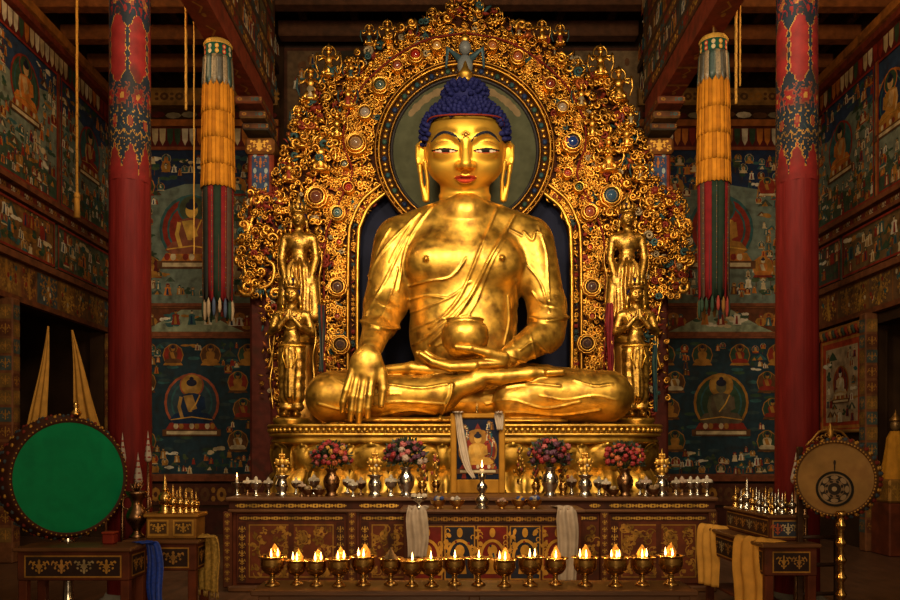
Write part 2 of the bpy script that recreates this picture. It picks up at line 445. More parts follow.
# ---- body
def Wp(px,py,d): return W(px,py,d)
def body_sdf(P):
    w=Wp
    d=s_ell(P,w(464,264,11.95),(S(66,11.9),.56,S(56,11.9)))
    d=smin(d,s_ell(P,w(463,332,11.9),(S(54,11.9),.52,S(58,11.9))),.35)
    for sx in (-1,1):
        d=smin(d,s_ell(P,w(464+sx*29,262,11.58),(S(28,11.6),.28,S(22,11.6))),.22)     # chest
        d=smin(d,s_rc(P,w(464+sx*14,213,11.85),w(464+sx*66,236,11.95),S(14,11.9),S(19,11.9)),.22)
    d=smin(d,s_rc(P,w(465,214,11.75),w(465,236,11.9),S(23,11.8),S(34,11.9)),.12)
    # viewer-left arm: hangs, forearm comes forward over the knee
    d=smin(d,s_rc(P,w(398,247,11.95),w(385,304,11.82),S(25,11.9),S(20.5,11.8)),.10)
    d=smin(d,s_rc(P,w(385,306,11.82),w(380,323,11.5),S(20.5,11.8),S(18.5,11.5)),.10)
    d=smin(d,s_rc(P,w(379,325,11.45),w(369,352,10.72),S(15.5,11.4),S(11.5,10.7)),.04)
    # viewer-right arm
    d=smin(d,s_rc(P,w(530,247,11.95),w(547,306,11.85),S(25,11.9),S(18.5,11.8)),.10)
    d=smin(d,s_rc(P,w(547,306,11.85),w(547,322,11.7),S(19,11.8),S(20,11.7)),.08)
    d=smin(d,s_rc(P,w(546,334,11.6),w(510,356,11.1),S(19,11.6),S(11,11.1)),.06)
    # legs
    leg=smin(s_rc(P,w(425,392,12.0),w(331,397,11.25),S(30,12),S(25.5,11.2)), s_rc(P,w(506,392,12.0),w(600,397,11.25),S(30,12),S(26.5,11.2)),.1)
    leg=smin(leg,s_ell(P,w(464,402,11.7),(S(110,11.7),.62,S(25,11.7))),.15)
    shin=s_rc(P,w(330,398,11.12),w(440,395,10.88),S(24.5,11.1),S(19,10.9))
    shin=smin(shin,s_rc(P,w(440,392,10.88),w(478,381,10.86),S(15,10.9),S(9.5,10.8)),.10)
    leg=smin(leg,shin,.03)
    loaf=smin(s_rc(P,w(512,401,11.02),w(605,397,11.14),S(19,11),S(25.5,11.1)),s_rc(P,w(540,394,11.02),w(608,396,11.14),S(21,11),S(25,11.1)),.05)
    leg=smin(leg,loaf,.03)
    # foot resting on the far thigh, sole up
    foot=s_chain(P,[w(476,377,10.86),w(500,377,10.83),w(530,374,10.86),w(548,373,10.9)],[S(8.5,10.8),S(7.6,10.8),S(6.8,10.8),S(6.0,10.8)],.05)
    for i in range(5):
        foot=smin(foot,s_rc(P,w(548,372.8,10.80+.06*i),w(562-1.5*i,372-.4*i,10.82+.065*i),S(3.6,10.8),S(3.1,10.8)),.02)
    leg=smin(leg,foot,.025)
    leg=smin(leg,s_chain(P,[w(386,370,11.05),w(412,368,10.98),w(452,372,10.95)],[S(5,11),S(6,11),S(6,11)],.05),.03)
    # the robe spreads in a flat hem under the shins
    hem=s_ell(P,w(402,420.5,10.82),(S(58,10.8),.20,S(3.2,10.8)))
    hem=smin(hem,s_ell(P,w(520,421,10.9),(S(50,10.8),.22,S(2.6,10.8))),.03)
    hem=smin(hem,s_ell(P,w(458,419,11.0),(S(30,10.8),.25,S(3.2,10.8))),.03)
    leg=smin(leg,hem,.03)
    d=smin(d,leg,.10)
    for px_,py_ in ((426,259),(502,258)): d=smin(d,s_ell(P,w(px_,py_,11.30),(.035,.05,.035)),.03)
    z0=1.925
    return smax(d,z0-P[:,2],.02)
folds=[([(410,300),(426,296),(446,298)],1.3,1.0),([(411,313),(430,306),(452,296),(470,282)],1.5,1.0),([(515,280),(517,310),(513,345)],1.6,1.0),([(508,296),(509,322),(504,345)],1.3,1.0),([(436,346),(452,338),(466,330)],1.4,1.0),
 ([(524,262),(540,282),(549,312)],1.2,.9),([(532,292),(542,304),(560,308)],1.3,.9),([(372,296),(384,306),(398,308)],1.3,.9),([(390,228),(378,250),(370,280)],1.2,.9),([(412,222),(398,246),(390,262)],1.3,.9),([(346,412),(372,416),(410,410),(436,414)],1.3,1.0),([(350,388),(372,394),(400,394)],1.0,.9),([(540,396),(566,400),(594,396),(616,400)],1.1,.9), # raised robe edges, drawn as seen from the front: points, height px, width px
 ([(497,208),(489,228),(480,250),(471,272),(460,296),(446,314),(430,328)],2.2,1.3),
 ([(514,216),(503,236),(491,256),(480,278),(468,300),(452,322),(430,344)],2.6,1.6),
 ([(506,240),(494,258),(484,282),(474,306),(456,330)],1.2,1.1),
 ([(409,286),(428,281),(448,278),(458,270),(466,258)],1.6,1.0),
 ([(412,330),(430,322),(450,318),(470,316)],1.5,1.0),
 ([(413,345),(426,338),(440,326),(454,314),(466,300)],1.8,1.0),
 ([(432,207),(420,222),(409,240),(403,262),(398,290)],2.0,1.2),
 ([(420,213),(404,228),(390,242),(378,258),(369,276)],1.8,1.1),
 ([(408,236),(396,258),(386,280),(374,300),(366,316)],1.5,1.0),
 ([(398,268),(392,290),(384,312),(376,322)],1.4,1.0),
 ([(361,321),(372,326),(386,329),(401,327)],3.0,1.6),
 ([(531,318),(540,321),(553,321),(567,317)],3.0,1.6),
 ([(538,226),(546,250),(548,275),(549,300)],1.3,.9),
 ([(524,232),(532,240),(536,232),(545,236)],1.4,1.1),
 ([(506,228),(514,232),(522,236)],1.6,1.2),
 ([(520,350),(534,342),(548,352),(564,350)],1.6,1.1),
 ([(512,356),(526,362),(544,366),(560,362)],1.6,1.1),
 ([(530,334),(534,350),(536,366)],1.2,1.0),
 ([(452,384),(450,396),(443,410),(440,419)],2.6,1.4),
 ([(330,376),(352,386),(384,384),(420,388),(448,384)],1.3,1.0),
 ([(318,404),(350,410),(392,402),(446,404)],1.3,1.0),
 ([(484,392),(500,388),(530,384),(560,386)],1.5,1.1),
 ([(486,404),(510,400),(545,408),(580,402)],1.3,1.0),
 ([(488,414),(520,412),(560,415),(600,410)],1.3,1.0),
 ([(574,380),(594,386),(612,384)],1.0,1.0),
]
def displace(V,f):
    n=grad(f,V,.01)
    px=CX+V[:,0]*F/V[:,1]; py=CY-(V[:,2]-EYE)*F/V[:,1]
    m=(n[:,1]<.35)
    h=np.zeros(len(V))
    for pts,a,wd in folds:
        q=polydist(px,py,smooth_line(pts)); h=np.maximum(h,a*np.exp(-(q/wd)**2))
    h*=.0125*m
    return V+n*h[:,None]
Vb,Fb=surfnet(body_sdf,(-2.35,10.2,1.8),(2.85,12.9,5.4),.0145,B=10,safe=1.5)
Vb=displace(Vb,body_sdf)
# ---- hands (finer mesh)
def hand_l(P):
    w=Wp
    d=s_rc(P,w(372,342,10.95),w(369,354,10.70),S(12.5,10.9),S(11.,10.7))
    q=s_ell(P,w(365.5,366,10.60),(S(16.5,10.6),.13,S(18,10.6))); d=smin(d,q,.10)
    q=s_rc(P,w(353,374,10.60),w(372,378,10.57),S(4.6,10.6),S(5.2,10.6)); d=smin(d,q,.09)
    for pts,r in (([(352,372),(346,391),(343,402),(342.3,411)],3.9),([(358,375),(353,397),(351.3,410),(350.8,420)],4.3),
                  ([(365,376),(361,399),(359.3,412),(358.8,422)],4.4),([(372,375),(369.5,396),(368,408),(367.5,417)],4.3)):
        c=s_chain(P,[w(pts[0][0],pts[0][1],10.56),w(*pts[1],10.50),w(*pts[2],10.50),w(*pts[3],10.53)],[S(r*1.08,10.5),S(r,10.5),S(r*.92,10.5),S(r*.70,10.5)],.012)
        d=smin(d,c,.022)
    c=s_chain(P,[w(374,358,10.62),w(381,372,10.62),w(383.3,390,10.58),w(381.2,405,10.56)],[S(7.5,10.6),S(6,10.6),S(4.6,10.6),S(3.4,10.6)],.02)
    return smin(d,c,.035)
def hand_r(P):
    w=Wp
    d=s_rc(P,w(520,353,11.2),w(503,360,11.06),S(10.5,11.1),S(9.,11.))
    q=s_ell(P,w(484,365,10.98),(S(24,11),.21,S(7,11))); d=smin(d,q,.10)
    for i in range(4):
        dd=10.80+.105*i; L=[0,-3,-2,5][i]
        c=s_chain(P,[w(474,366-i*.6,dd),w(450,367-i*.8,dd-.02),w(433+L*.5,362-i*.6,dd-.02),w(421+L,354-i*.5,dd)],[S(5.4,11),S(4.8,11),S(4.2,11),S(3.1,11)],.015)
        d=smin(d,c,.022)
    c=s_chain(P,[w(503,358,10.92),w(488,353,10.83),w(470,348.5,10.76),w(456.5,347,10.74)],[S(7,11),S(5.,11),S(4.,11),S(3.,11)],.02)
    return smin(d,c,.05)
Vl,Fl=surfnet(hand_l,(-1.55,10.3,1.85),(-.75,11.2,3.35),.0085,B=8)
Vr,Fr=surfnet(hand_r,(-.55,10.5,2.55),(1.15,11.5,3.15),.0085,B=8)
bm=MB()
bm.add(head_w,[],(1,1,1,1)); bm.f+=F_[:,::1].tolist(); bm.c+=hc.tolist(); bm.m+=[0]*len(F_); bm.sm+=[True]*len(F_)
for VV,FF in ((Vb,Fb),(Vl,Fl),(Vr,Fr)): bm.add(VV,FF.tolist(),GOLD,1)
bm.build('body',['statue_gold','aged_gold'],buddha)

# ---- hair: rows of snail curls over the skull and the crown bump
hb=MB(); hb2=MB()
def hair_cap(P):
    d=smin(s_ell(P,(0,14,-8),(42.5,38,46.5)),s_ell(P,(0,54,-8),(20.5,14,20)),4)
    x,y,z=P[:,0],P[:,1],P[:,2]
    front=(31.5-y-.0030*x*x*0)   # hairline height at the front
    # keep above the hairline in front, down to the nape at the back
    lim=np.where(z>-8, 33-2.5*(np.abs(x)/37)**6*5, 33-2.5*5*(np.abs(x)/37)**6-(-8-z)*2.2)
    lim=np.minimum(lim,33-28*np.clip((np.abs(x)-33)/5,0,1))
    return smax(d,lim-y,1.5)
Vh,Fh=surfnet(hair_cap,(-52,-40,-62),(52,75,40),1.4,B=8)
hb.add(toW(Vh),Fh.tolist(),(1,1,1))
n=grad(hair_cap,Vh,.5)
order=rng.permutation(len(Vh)); chosen=[]; cell={}
for i in order:
    p=Vh[i]
    if p[2]<-40: continue
    key=tuple((p//5.6).astype(int)); ok=True
    for a in (-1,0,1):
        for b in (-1,0,1):
            for c in (-1,0,1):
                for q in cell.get((key[0]+a,key[1]+b,key[2]+c),()):
                    if np.sum((Vh[q]-p)**2)<4.7**2: ok=False
    if ok: cell.setdefault(key,[]).append(i); chosen.append(i)
extra=[]
zs=np.arange(38,-20,-.4)
for gy in np.arange(41,70,4.5):
    for gx in np.arange(-24,24.1,4.7)+(2.3 if int(gy*2)%2 else 0):
        Q=np.stack([np.full(len(zs),gx),np.full(len(zs),gy),zs],1); ins=np.nonzero(hair_cap(Q)<0)[0]
        if len(ins)==0: continue
        q=Q[ins[0]]
        if all(np.sum((Vh[i]-q)**2)>4.0**2 for i in chosen if Vh[i][1]<38 or n[i][1]>-.98): extra.append((q,grad(hair_cap,q[None],.5)[0]))
print('extra curls',len(extra))
for p,nn in [(Vh[i],n[i]) for i in chosen]+extra:
    nn=nn/np.linalg.norm(nn)
    if nn[1]<-.5 and p[1]<38: continue
    zx=nn; xx=np.cross(A(0,1,.01),zx); xx/=np.linalg.norm(xx)+1e-9; yy=np.cross(zx,xx)
    M=np.stack([xx,yy,zx],1)
    t=MB(); t.lathe([(2.75,-1.2),(2.85,1.0),(2.4,2.7),(1.6,3.8),(.8,4.5),(0,4.7)],n=8)
    v=np.vstack(t.v)@M.T+p
    hb.add(toW(v),[q[::-1] for q in t.f] if False else t.f,(1,1,1))
hair=hb.build('hair','hair_blue',buddha)
fin=MB(); fin.lathe([(0,0),(7.0,0),(7.6,2),(6.,4.5),(7.0,7),(6.2,10),(3.8,13.5),(2.2,17),(1.3,20.5),(0,22)],n=16)
v=np.vstack(fin.v)*hs+toW(A(0,66,-8)); f2=MB(); f2.add(v,fin.f,(.9,.5,.08,1)); f2.build('crown_finial','statue_gold',buddha)
u=MB(); jz=39.0
u.sphere(toW(A(0,14.5,jz)),1.9*hs,col=(.7,.4,.1,1))
for a in range(5): u.sphere(toW(A(2.9*math.cos(a*2*PI/5+PI/2),14.5+2.9*math.sin(a*2*PI/5+PI/2),jz-.6)),1.1*hs,n=8,m=5,col=(.7,.4,.1,1))
u.build('forehead_jewel','statue_gold',buddha)
hl=MB()
hpts=smooth_line([(-39,8,3),(-38.2,22,6),(-34.5,30.5,18),(-22,33,30),(0,33.6,36.2),(22,33,30),(34.5,30.5,18),(38.2,22,6),(39,8,3)],6)
hl.tube(toW(hpts),.8*hs,n=6,col=(.16,.02,.012,0)); hl.build('hairline_band','statue_gold',buddha)

# ---- bowl held in the lap
bw=MB(); r=S(24,11.05)
bw.lathe([(0,.0),(r*.45,0),(r*.62,.03),(r*.92,.15),(r,.27),(r*.97,.37),(r*.85,.45),(r*.74,.47),(r*.78,.50),(r*.80,.52),(r*.74,.52),(r*.7,.47),(0,.46)],W(465,357,11.05),n=40,col=GOLD)
tag(bw.build('alms_bowl','aged_gold'),'round gilded alms bowl resting on the great statue\'s open palm','bowl')
# ================================================================= painting on flat surfaces
class Plane:
    """pigment laid on a flat surface: every stroke a coloured facet a hair above the one before"""
    def __init__(s,mb,O,U,V,N,step=.0016): s.mb=mb; s.O,s.U,s.V,s.N=[np.array(q,float) for q in (O,U,V,N)]; s.st=step; s.flip=np.dot(np.cross(s.U,s.V),s.N)<0
    def poly(s,pts,col,l=1):
        p=np.asarray(pts,float)
        ar=np.sum(p[:,0]*np.roll(p[:,1],-1)-p[:,1]*np.roll(p[:,0],-1))
        if (ar<0)!=s.flip: p=p[::-1]
        s.k=(getattr(s,'k',0)+1)%89; v=s.O+p[:,:1]*s.U+p[:,1:2]*s.V+s.N*((l+s.k*.010)*s.st)
        s.mb.add(v,[tuple(range(len(p)))],col,smooth=False)
    def ell(s,x,y,rx,ry,col,l=1,n=12,rot=0.,a0=0.,a1=2*PI):
        full=abs(a1-a0)>6.2
        t=np.linspace(a0,a1,n,endpoint=not full); c,si=math.cos(rot),math.sin(rot)
        px=rx*np.cos(t); py=ry*np.sin(t)
        s.poly(np.stack([x+px*c-py*si,y+px*si+py*c],1),col,l)
    def rect(s,x0,y0,x1,y1,col,l=1): s.poly([(x0,y0),(x1,y0),(x1,y1),(x0,y1)],col,l)
    def line(s,pts,w,col,l=1):
        pts=np.asarray(pts,float); t=np.gradient(pts,axis=0); t/=np.linalg.norm(t,axis=1)[:,None]+1e-9
        nrm=np.stack([-t[:,1],t[:,0]],1); w=np.broadcast_to(w,(len(pts),))[:,None]
        a=pts+nrm*w/2; b=pts-nrm*w/2
        for i in range(len(pts)-1): s.poly([a[i],a[i+1],b[i+1],b[i]],col,l)
OCH=(.30,.13,.022); RED=(.20,.022,.012); CRM=(.48,.36,.20); DGR=(.03,.055,.03); DBL=(.012,.025,.06); TEAL=(.03,.085,.085); FLESH=(.42,.24,.09); BRN=(.10,.04,.015); GILT=(.62,.34,.06,.75); WHT=(.55,.47,.34); ORA=(.42,.13,.02); MAR=(.09,.012,.01)
R=random.Random(11)
def figure(pl,x,y,s,l=2,pal=None,big=False):
    pal=pal or dict(halo=R.choice([RED,DGR,OCH,TEAL,MAR]),ring=R.choice([OCH,CRM,ORA]),robe=R.choice([RED,OCH,ORA,CRM,TEAL]),head=R.choice([DGR,OCH,TEAL]),skin=R.choice([FLESH,CRM,OCH]),seat=R.choice([OCH,CRM,RED]))
    n=20 if big else 10
    pl.ell(x,y-.02*s,.66*s,.70*s,pal['ring'],l,n); pl.ell(x,y-.02*s,.60*s,.64*s,pal['halo'],l+1,n)
    if big:
        pl.ell(x,y-.02*s,.50*s,.54*s,TEAL,l+1.3,n); pl.ell(x,y-.02*s,.46*s,.50*s,pal['halo'],l+1.6,n)
    pl.ell(x,y+.40*s,.29*s,.29*s,pal['ring'],l+2,n); pl.ell(x,y+.40*s,.255*s,.255*s,pal['head'],l+3,n)
    pl.poly([(x-.62*s,y-.66*s),(x+.62*s,y-.66*s),(x+.52*s,y-.50*s),(x-.52*s,y-.50*s)],pal['seat'],l+3)
    if big:
        for i in range(9): pl.ell(x+(-.5+i*.125)*s,y-.58*s,.06*s,.075*s,[RED,CRM,OCH][i%3],l+3.5,8)
        pl.rect(x-.70*s,y-.82*s,x+.70*s,y-.66*s,BRN,l+3); pl.rect(x-.6*s,y-.78*s,x+.6*s,y-.70*s,CRM,l+3.4)
    pl.poly([(x-.54*s,y-.44*s),(x-.42*s,y-.52*s),(x+.42*s,y-.52*s),(x+.54*s,y-.44*s),(x+.40*s,y-.28*s),(x+.22*s,y-.25*s),(x+.29*s,y+.04*s),(x+.24*s,y+.16*s),(x+.07*s,y+.21*s),(x-.07*s,y+.21*s),(x-.24*s,y+.16*s),(x-.29*s,y+.04*s),(x-.22*s,y-.25*s),(x-.40*s,y-.28*s)],pal['robe'],l+4)
    pl.poly([(x-.20*s,y+.14*s),(x+.02*s,y+.17*s),(x+.16*s,y-.24*s),(x-.08*s,y-.24*s)],pal['skin'],l+5)
    if big:
        pl.line([(x-.25*s,y+.12*s),(x-.30*s,y-.12*s),(x-.22*s,y-.40*s)],.08*s,pal['skin'],l+6)
        pl.line([(x+.26*s,y+.12*s),(x+.30*s,y-.14*s),(x+.02*s,y-.25*s)],.09*s,pal['robe'],l+6)
        pl.line([(x-.5*s,y-.43*s),(x,y-.36*s),(x+.5*s,y-.43*s)],.025*s,GILT,l+6)
        pl.line([(x+.2*s,y+.17*s),(x+.1*s,y-.05*s),(x-.05*s,y-.24*s)],.03*s,GILT,l+6)
    pl.ell(x,y+.36*s,.125*s,.155*s,pal['skin'],l+5,n)
    pl.ell(x,y+.455*s,.125*s,.085*s,(.015,.015,.03),l+6,n); pl.ell(x,y+.55*s,.055*s,.05*s,(.015,.015,.03),l+6,8)
def attendant_figure(pl,x,y,s,l=2):
    """small standing or kneeling painted figure"""
    c=R.choice([RED,OCH,ORA,CRM,WHT,TEAL,BRN]); k=R.choice([FLESH,CRM,OCH])
    w=R.uniform(.22,.32)*s
    if R.random()<.5: pl.ell(x,y+.42*s,.2*s,.2*s,R.choice([DGR,RED,OCH,TEAL]),l,8)
    pl.poly([(x-w*1.25,y-.5*s),(x+w*1.25,y-.5*s),(x+w*.8,y),(x+w,y+.2*s),(x,y+.3*s),(x-w,y+.2*s),(x-w*.8,y)],c,l+1)
    pl.poly([(x-w*.5,y-.45*s),(x+w*.3,y-.45*s),(x+w*.1,y+.15*s),(x-w*.3,y+.15*s)],R.choice([CRM,OCH,RED,DBL]),l+2)
    pl.ell(x,y+.40*s,.10*s,.12*s,k,l+2,7); pl.ell(x,y+.49*s,.09*s,.06*s,(.02,.015,.02),l+3,6)
def cloud(pl,x,y,s,l=1):
    c=R.choice([CRM,OCH,DGR,TEAL,WHT,(.16,.17,.12)])
    for i in range(R.randint(3,5)): pl.ell(x+R.uniform(-.5,.5)*s,y+R.uniform(-.12,.12)*s,R.uniform(.2,.4)*s,R.uniform(.08,.16)*s,c,l+.1*i,8)
def tree(pl,x,y,s,l=1):
    pl.rect(x-.03*s,y-.5*s,x+.03*s,y,BRN,l); 
    for i in range(3): pl.ell(x+R.uniform(-.15,.15)*s,y+(i*.18)*s,(.32-.07*i)*s,.15*s,R.choice([DGR,(.02,.05,.03),(.05,.07,.03)]),l+.2*i,8)
def hill(pl,x,y,s,l=1):
    c=R.choice([DGR,BRN,(.05,.06,.04),TEAL])
    pl.poly([(x-.6*s,y-.25*s),(x+.6*s,y-.25*s),(x+.25*s,y+.1*s),(x,y+.3*s),(x-.3*s,y+.08*s)],c,l)
    pl.poly([(x-.3*s,y-.25*s),(x+.2*s,y-.25*s),(x,y+.12*s)],R.choice([OCH,CRM,DGR]),l+.3)
def crowd(pl,x0,y0,x1,y1,n,smin_,smax_,avoid=(),l=1):
    pts=[]
    for _ in range(n*20):
        if len(pts)>=n: break
        x=R.uniform(x0,x1); y=R.uniform(y0,y1); s=R.uniform(smin_,smax_)
        if any(((x-a)/(ra+s*.5))**2+((y-b)/(rb+s*.5))**2<1 for a,b,ra,rb in avoid): continue
        if any(abs(x-a)<(s+q)*.27 and abs(y-b)<(s+q)*.31 for a,b,q in pts): continue
        pts.append((x,y,s))
        k=R.random()
        if k<.16: figure(pl,x,y,s*.62,l)
        elif k<.62:
            attendant_figure(pl,x,y,s*.8,l+1); 
            if R.random()<.5: attendant_figure(pl,x+.3*s,y-.1*s,s*.6,l)
        elif k<.75: tree(pl,x,y,s,l)
        elif k<.87: hill(pl,x,y,s,l)
        else: cloud(pl,x,y,s,l)
def ornament(pl,x,y,w,h,l=1,col=GILT,n=None):
    """mirrored gilt scrollwork filling a small field"""
    n=n or 3
    pl.ell(x,y,.10*w,.22*h,col,l,10); pl.ell(x,y+.30*h,.06*w,.14*h,col,l,8); pl.ell(x,y-.30*h,.06*w,.14*h,col,l,8)
    for i in range(n):
        f=(i+1)/(n+.6); a=R.uniform(-.6,.6)
        for s in (-1,1):
            cx=x+s*f*.42*w; cy=y+math.sin(i*2.2)*.18*h
            t=np.linspace(0,4.2,9); rr=(.17*h)*(1-t/5.5)
            pl.line(np.stack([cx+s*rr*np.cos(t+a),cy+rr*np.sin(t+a)],1),.055*h+.01*h,col,l)
            pl.ell(cx+s*.06*w,cy+.24*h*math.cos(i),.05*w,.10*h,col,l,7,rot=s*.7)
            pl.ell(cx-s*.04*w,cy-.24*h,.05*w,.08*h,col,l,7,rot=-s*.7)
def border(pl,x0,y0,x1,y1,w,col,l=1):
    pl.rect(x0,y0,x1,y0+w,col,l); pl.rect(x0,y1-w,x1,y1,col,l); pl.rect(x0,y0+w,x0+w,y1-w,col,l); pl.rect(x1-w,y0+w,x1,y1-w,col,l)
def band(pl,x0,x1,y0,y1,ground,cols,pitch,l=1):
    """running ornament of dots and lozenges"""
    pl.rect(x0,y0,x1,y1,ground,l); h=y1-y0; m=(y0+y1)/2; n=max(1,int((x1-x0)/pitch)); p=(x1-x0)/n
    for i in range(n):
        x=x0+(i+.5)*p; c=cols[i%len(cols)]
        pl.ell(x,m,p*.30,h*.34,c,l+1,8); pl.ell(x+p*.5,m+h*.2,p*.14,h*.14,cols[(i+1)%len(cols)],l+1,6); pl.ell(x+p*.5,m-h*.2,p*.14,h*.14,cols[(i+1)%len(cols)],l+1,6)
        pl.ell(x,m,p*.12,h*.14,ground,l+2,6)

XL,XR,YB=-6.30,6.65,15.0
# ================================================================= the hall
fb=MB(); fb.box((XL-2.2,3.0,-.15),(XR+2.2,YB+.2,0)); 
struct(fb.build('floor','floor_wood'))
fl=MB(); pl=Plane(fl,(0,0,.0),(1,0,0),(0,1,0),(0,0,1))
# back wall
bw_=MB(); bw_.box((XL-.3,YB,0),(XR+.3,YB+.2,9.6)); struct(bw_.build('wall_back','plaster_dark'))
for q in (0,1,2):
    cb=MB()
    if q==0: cb.box((XL-.3,5,8.62),(-3.2,YB+.2,8.75))
    if q==1: cb.box((3.5,5,8.62),(XR+.3,YB+.2,8.75))
    if q==2: cb.box((-3.3,5,9.6),(3.6,YB+.2,9.75))
    struct(cb.build('ceiling','dark_wood'))
# side walls with an opening to a side chapel in each
def side_wall(name,X,sgn,oy0,oy1,oz):
    m=MB(); t=.25*sgn
    lo=lambda a,b:(min(a,b),max(a,b))
    x0,x1=lo(X,X+t)
    m.box((x0,5.5,0),(x1,oy0,8.75)); m.box((x0,oy1,0),(x1,YB,8.75)); m.box((x0,oy0,oz),(x1,oy1,8.75))
    # chapel behind the opening
    a,b=lo(X+t,X+1.9*sgn); e0,e1=lo(X+1.9*sgn,X+2.0*sgn)
    m.box((e0,oy0-.4,0),(e1,oy1+.2,oz+.4)); m.box((a,oy0-.5,0),(b,oy0-.4,oz+.4)); m.box((a,oy1+.15,0),(b,oy1+.25,oz+.4)); m.box((a,oy0-.5,oz+.3),(b,oy1+.25,oz+.4))
    return struct(m.build(name,'plaster_dark'))
side_wall('wall_left',XL,-1,11.45,14.55,3.72)
side_wall('wall_right',XR,1,10.3,12.62,3.55)

# ---------------------------------------------------------------- painted side walls
GG=(.15,.165,.12); GG2=(.12,.14,.105)
def side_mural(name,X,sgn,y0,y1,z0,z1,ground,mains,n,label,cat='mural',smax_=.26,smin_=.14,sky=True):
    m=MB(); X=X-sgn*.025; xx=X-sgn*.03
    U=(0,1,0); Nn=(-sgn,0,0)
    m.box((min(X,xx),y0,z0),(max(X,xx),y1,z1),col=ground)
    p=Plane(m,(xx,0,0),U,(0,0,1),Nn)
    if sky:
        p.poly([(y0,z1-.55),(y0+(y1-y0)*.3,z1-.40),(y0+(y1-y0)*.6,z1-.6),(y1,z1-.35),(y1,z1),(y0,z1)],(.022,.04,.085),.6)
        p.poly([(y0,z0),(y1,z0),(y1,z0+.35),(y0+(y1-y0)*.6,z0+.6),(y0+(y1-y0)*.3,z0+.35),(y0,z0+.5)],(.045,.065,.04),.6)
    av=[]
    for (a,b,s) in mains: av.append((a,b,s*.75,s*.95))
    crowd(p,y0+.08,z0+.1,y1-.08,z1-.1,n,smin_,smax_,av)
    for (a,b,s) in mains:
        figure(p,a,b,s,6,dict(halo=R.choice([TEAL,DGR,DBL]),ring=R.choice([ORA,RED]),robe=R.choice([RED,ORA,OCH]),head=DGR,skin=FLESH,seat=OCH),True)
    border(p,y0,z0,y1,z1,.035,RED,14)
    return tag(m.build(name,'paint'),label,cat,'painted murals on the walls')
side_mural('mural',XL,-1,9.6,12.70,5.50,7.55,GG,[(11.75,6.95,.62),(10.4,6.8,.62)],420,'pale green mural with a red-ringed figure, farthest from the corner, over the green drum')
side_mural('mural',XL,-1,12.80,14.98,5.50,7.55,GG2,[(13.85,6.75,.60)],320,'grey-green mural beside the corner on the wall over the yellow draped curtains')
side_mural('mural',XR,1,9.6,12.30,5.50,7.55,GG,[(11.95,6.85,.62),(10.4,6.8,.62)],420,'pale green mural with an orange-ringed figure, farthest from the corner, over the tan drum')
side_mural('mural',XR,1,12.40,14.98,5.50,7.55,GG2,[(13.5,6.7,.62)],330,'grey-green mural beside the corner on the wall above the red-bordered hanging scroll')
side_mural('frieze_painting',XL,-1,9.8,12.6,4.46,5.16,(.16,.07,.02),[],90,'narrow ochre frieze painting farthest from the corner on the green drum\'s side wall','painting',.34,.2,False)
side_mural('frieze_painting',XL,-1,12.7,14.98,4.46,5.16,(.085,.085,.05),[],90,'narrow frieze painting with yellow figures near the corner on the green drum\'s side','painting',.34,.2,False)
side_mural('frieze_painting',XR,1,9.8,13.4,4.46,5.16,(.13,.075,.03),[],120,'long narrow frieze painting of ochre figures over the tan drum','painting',.34,.2,False)
side_mural('frieze_painting',XR,1,13.5,14.98,4.46,5.16,(.05,.05,.035),[],60,'small dark frieze painting beside the corner above the red-bordered hanging scroll','painting',.34,.2,False)
def wall_trim(k,X,sgn):
    m=MB(); f=-sgn
    def led(z0,z1,dep,col): m.box((min(X,X+f*dep),6,z0),(max(X,X+f*dep),YB-.02,z1),col=col)
    led(8.02,8.16,.18,(.33,.12,.025)); led(7.92,8.02,.12,(.16,.03,.015))
    led(5.40,5.48,.12,(.16,.05,.02)); led(5.20,5.26,.10,(.16,.05,.02)); led(4.32,4.42,.12,(.15,.05,.02)); led(3.72,3.80,.10,(.13,.04,.015))
    pf=Plane(m,(X+f*.02,0,0),(0,1,0),(0,0,1),(f,0,0))
    band(pf,6,YB-.03,5.26,5.40,(.12,.03,.015),[CRM,OCH,RED],.12)
    pf.rect(6,3.80,YB-.03,4.32,(.17,.07,.02),1)
    yy=9.6
    while yy<YB-.3:
        ww=R.uniform(.45,.7); g=R.choice([(.19,.085,.022),(.12,.06,.025),(.05,.06,.06),(.15,.05,.02)]); pf.rect(yy+.02,3.83,yy+ww-.02,4.29,g,2)
        for k in range(3): ornament(pf,yy+ww/2+R.uniform(-.08,.08),4.06+(k-1)*.13,ww*.9,.24,3,R.choice([GILT,OCH,OCH,(.30,.15,.03)]),2)
        for k in range(6): pf.ell(yy+R.uniform(.06,ww-.06),R.uniform(3.88,4.24),.03,.04,R.choice([RED,TEAL,CRM,BRN]),4,7)
        yy+=ww
    pf.rect(6,7.58,YB-.03,7.92,MAR,1)
    y=9.4
    while y<YB-.1:      # pleated valance painted under the cornice
        c=R.choice([CRM,WHT,RED,CRM,DGR,ORA]); pf.poly([(y,7.90),(y+.13,7.90),(y+.12,7.70),(y+.065,7.62),(y+.01,7.70)],c,2); y+=.15
    band(pf,6,YB-.03,7.95,8.0,(.2,.05,.02),[OCH],.1)
    return struct(m.build('trim_%d'%k,'paint'))
wall_trim(1,XL,-1); wall_trim(2,XR,1)
# mural frame uprights on the side walls
um=MB(); um.box((XL,12.70,5.48),(XL+.06,12.80,7.58),col=(.17,.05,.02)); um.box((XR-.06,12.30,5.48),(XR,12.40,7.58),col=(.30,.09,.025)); struct(um.build('trim_3','paint'))

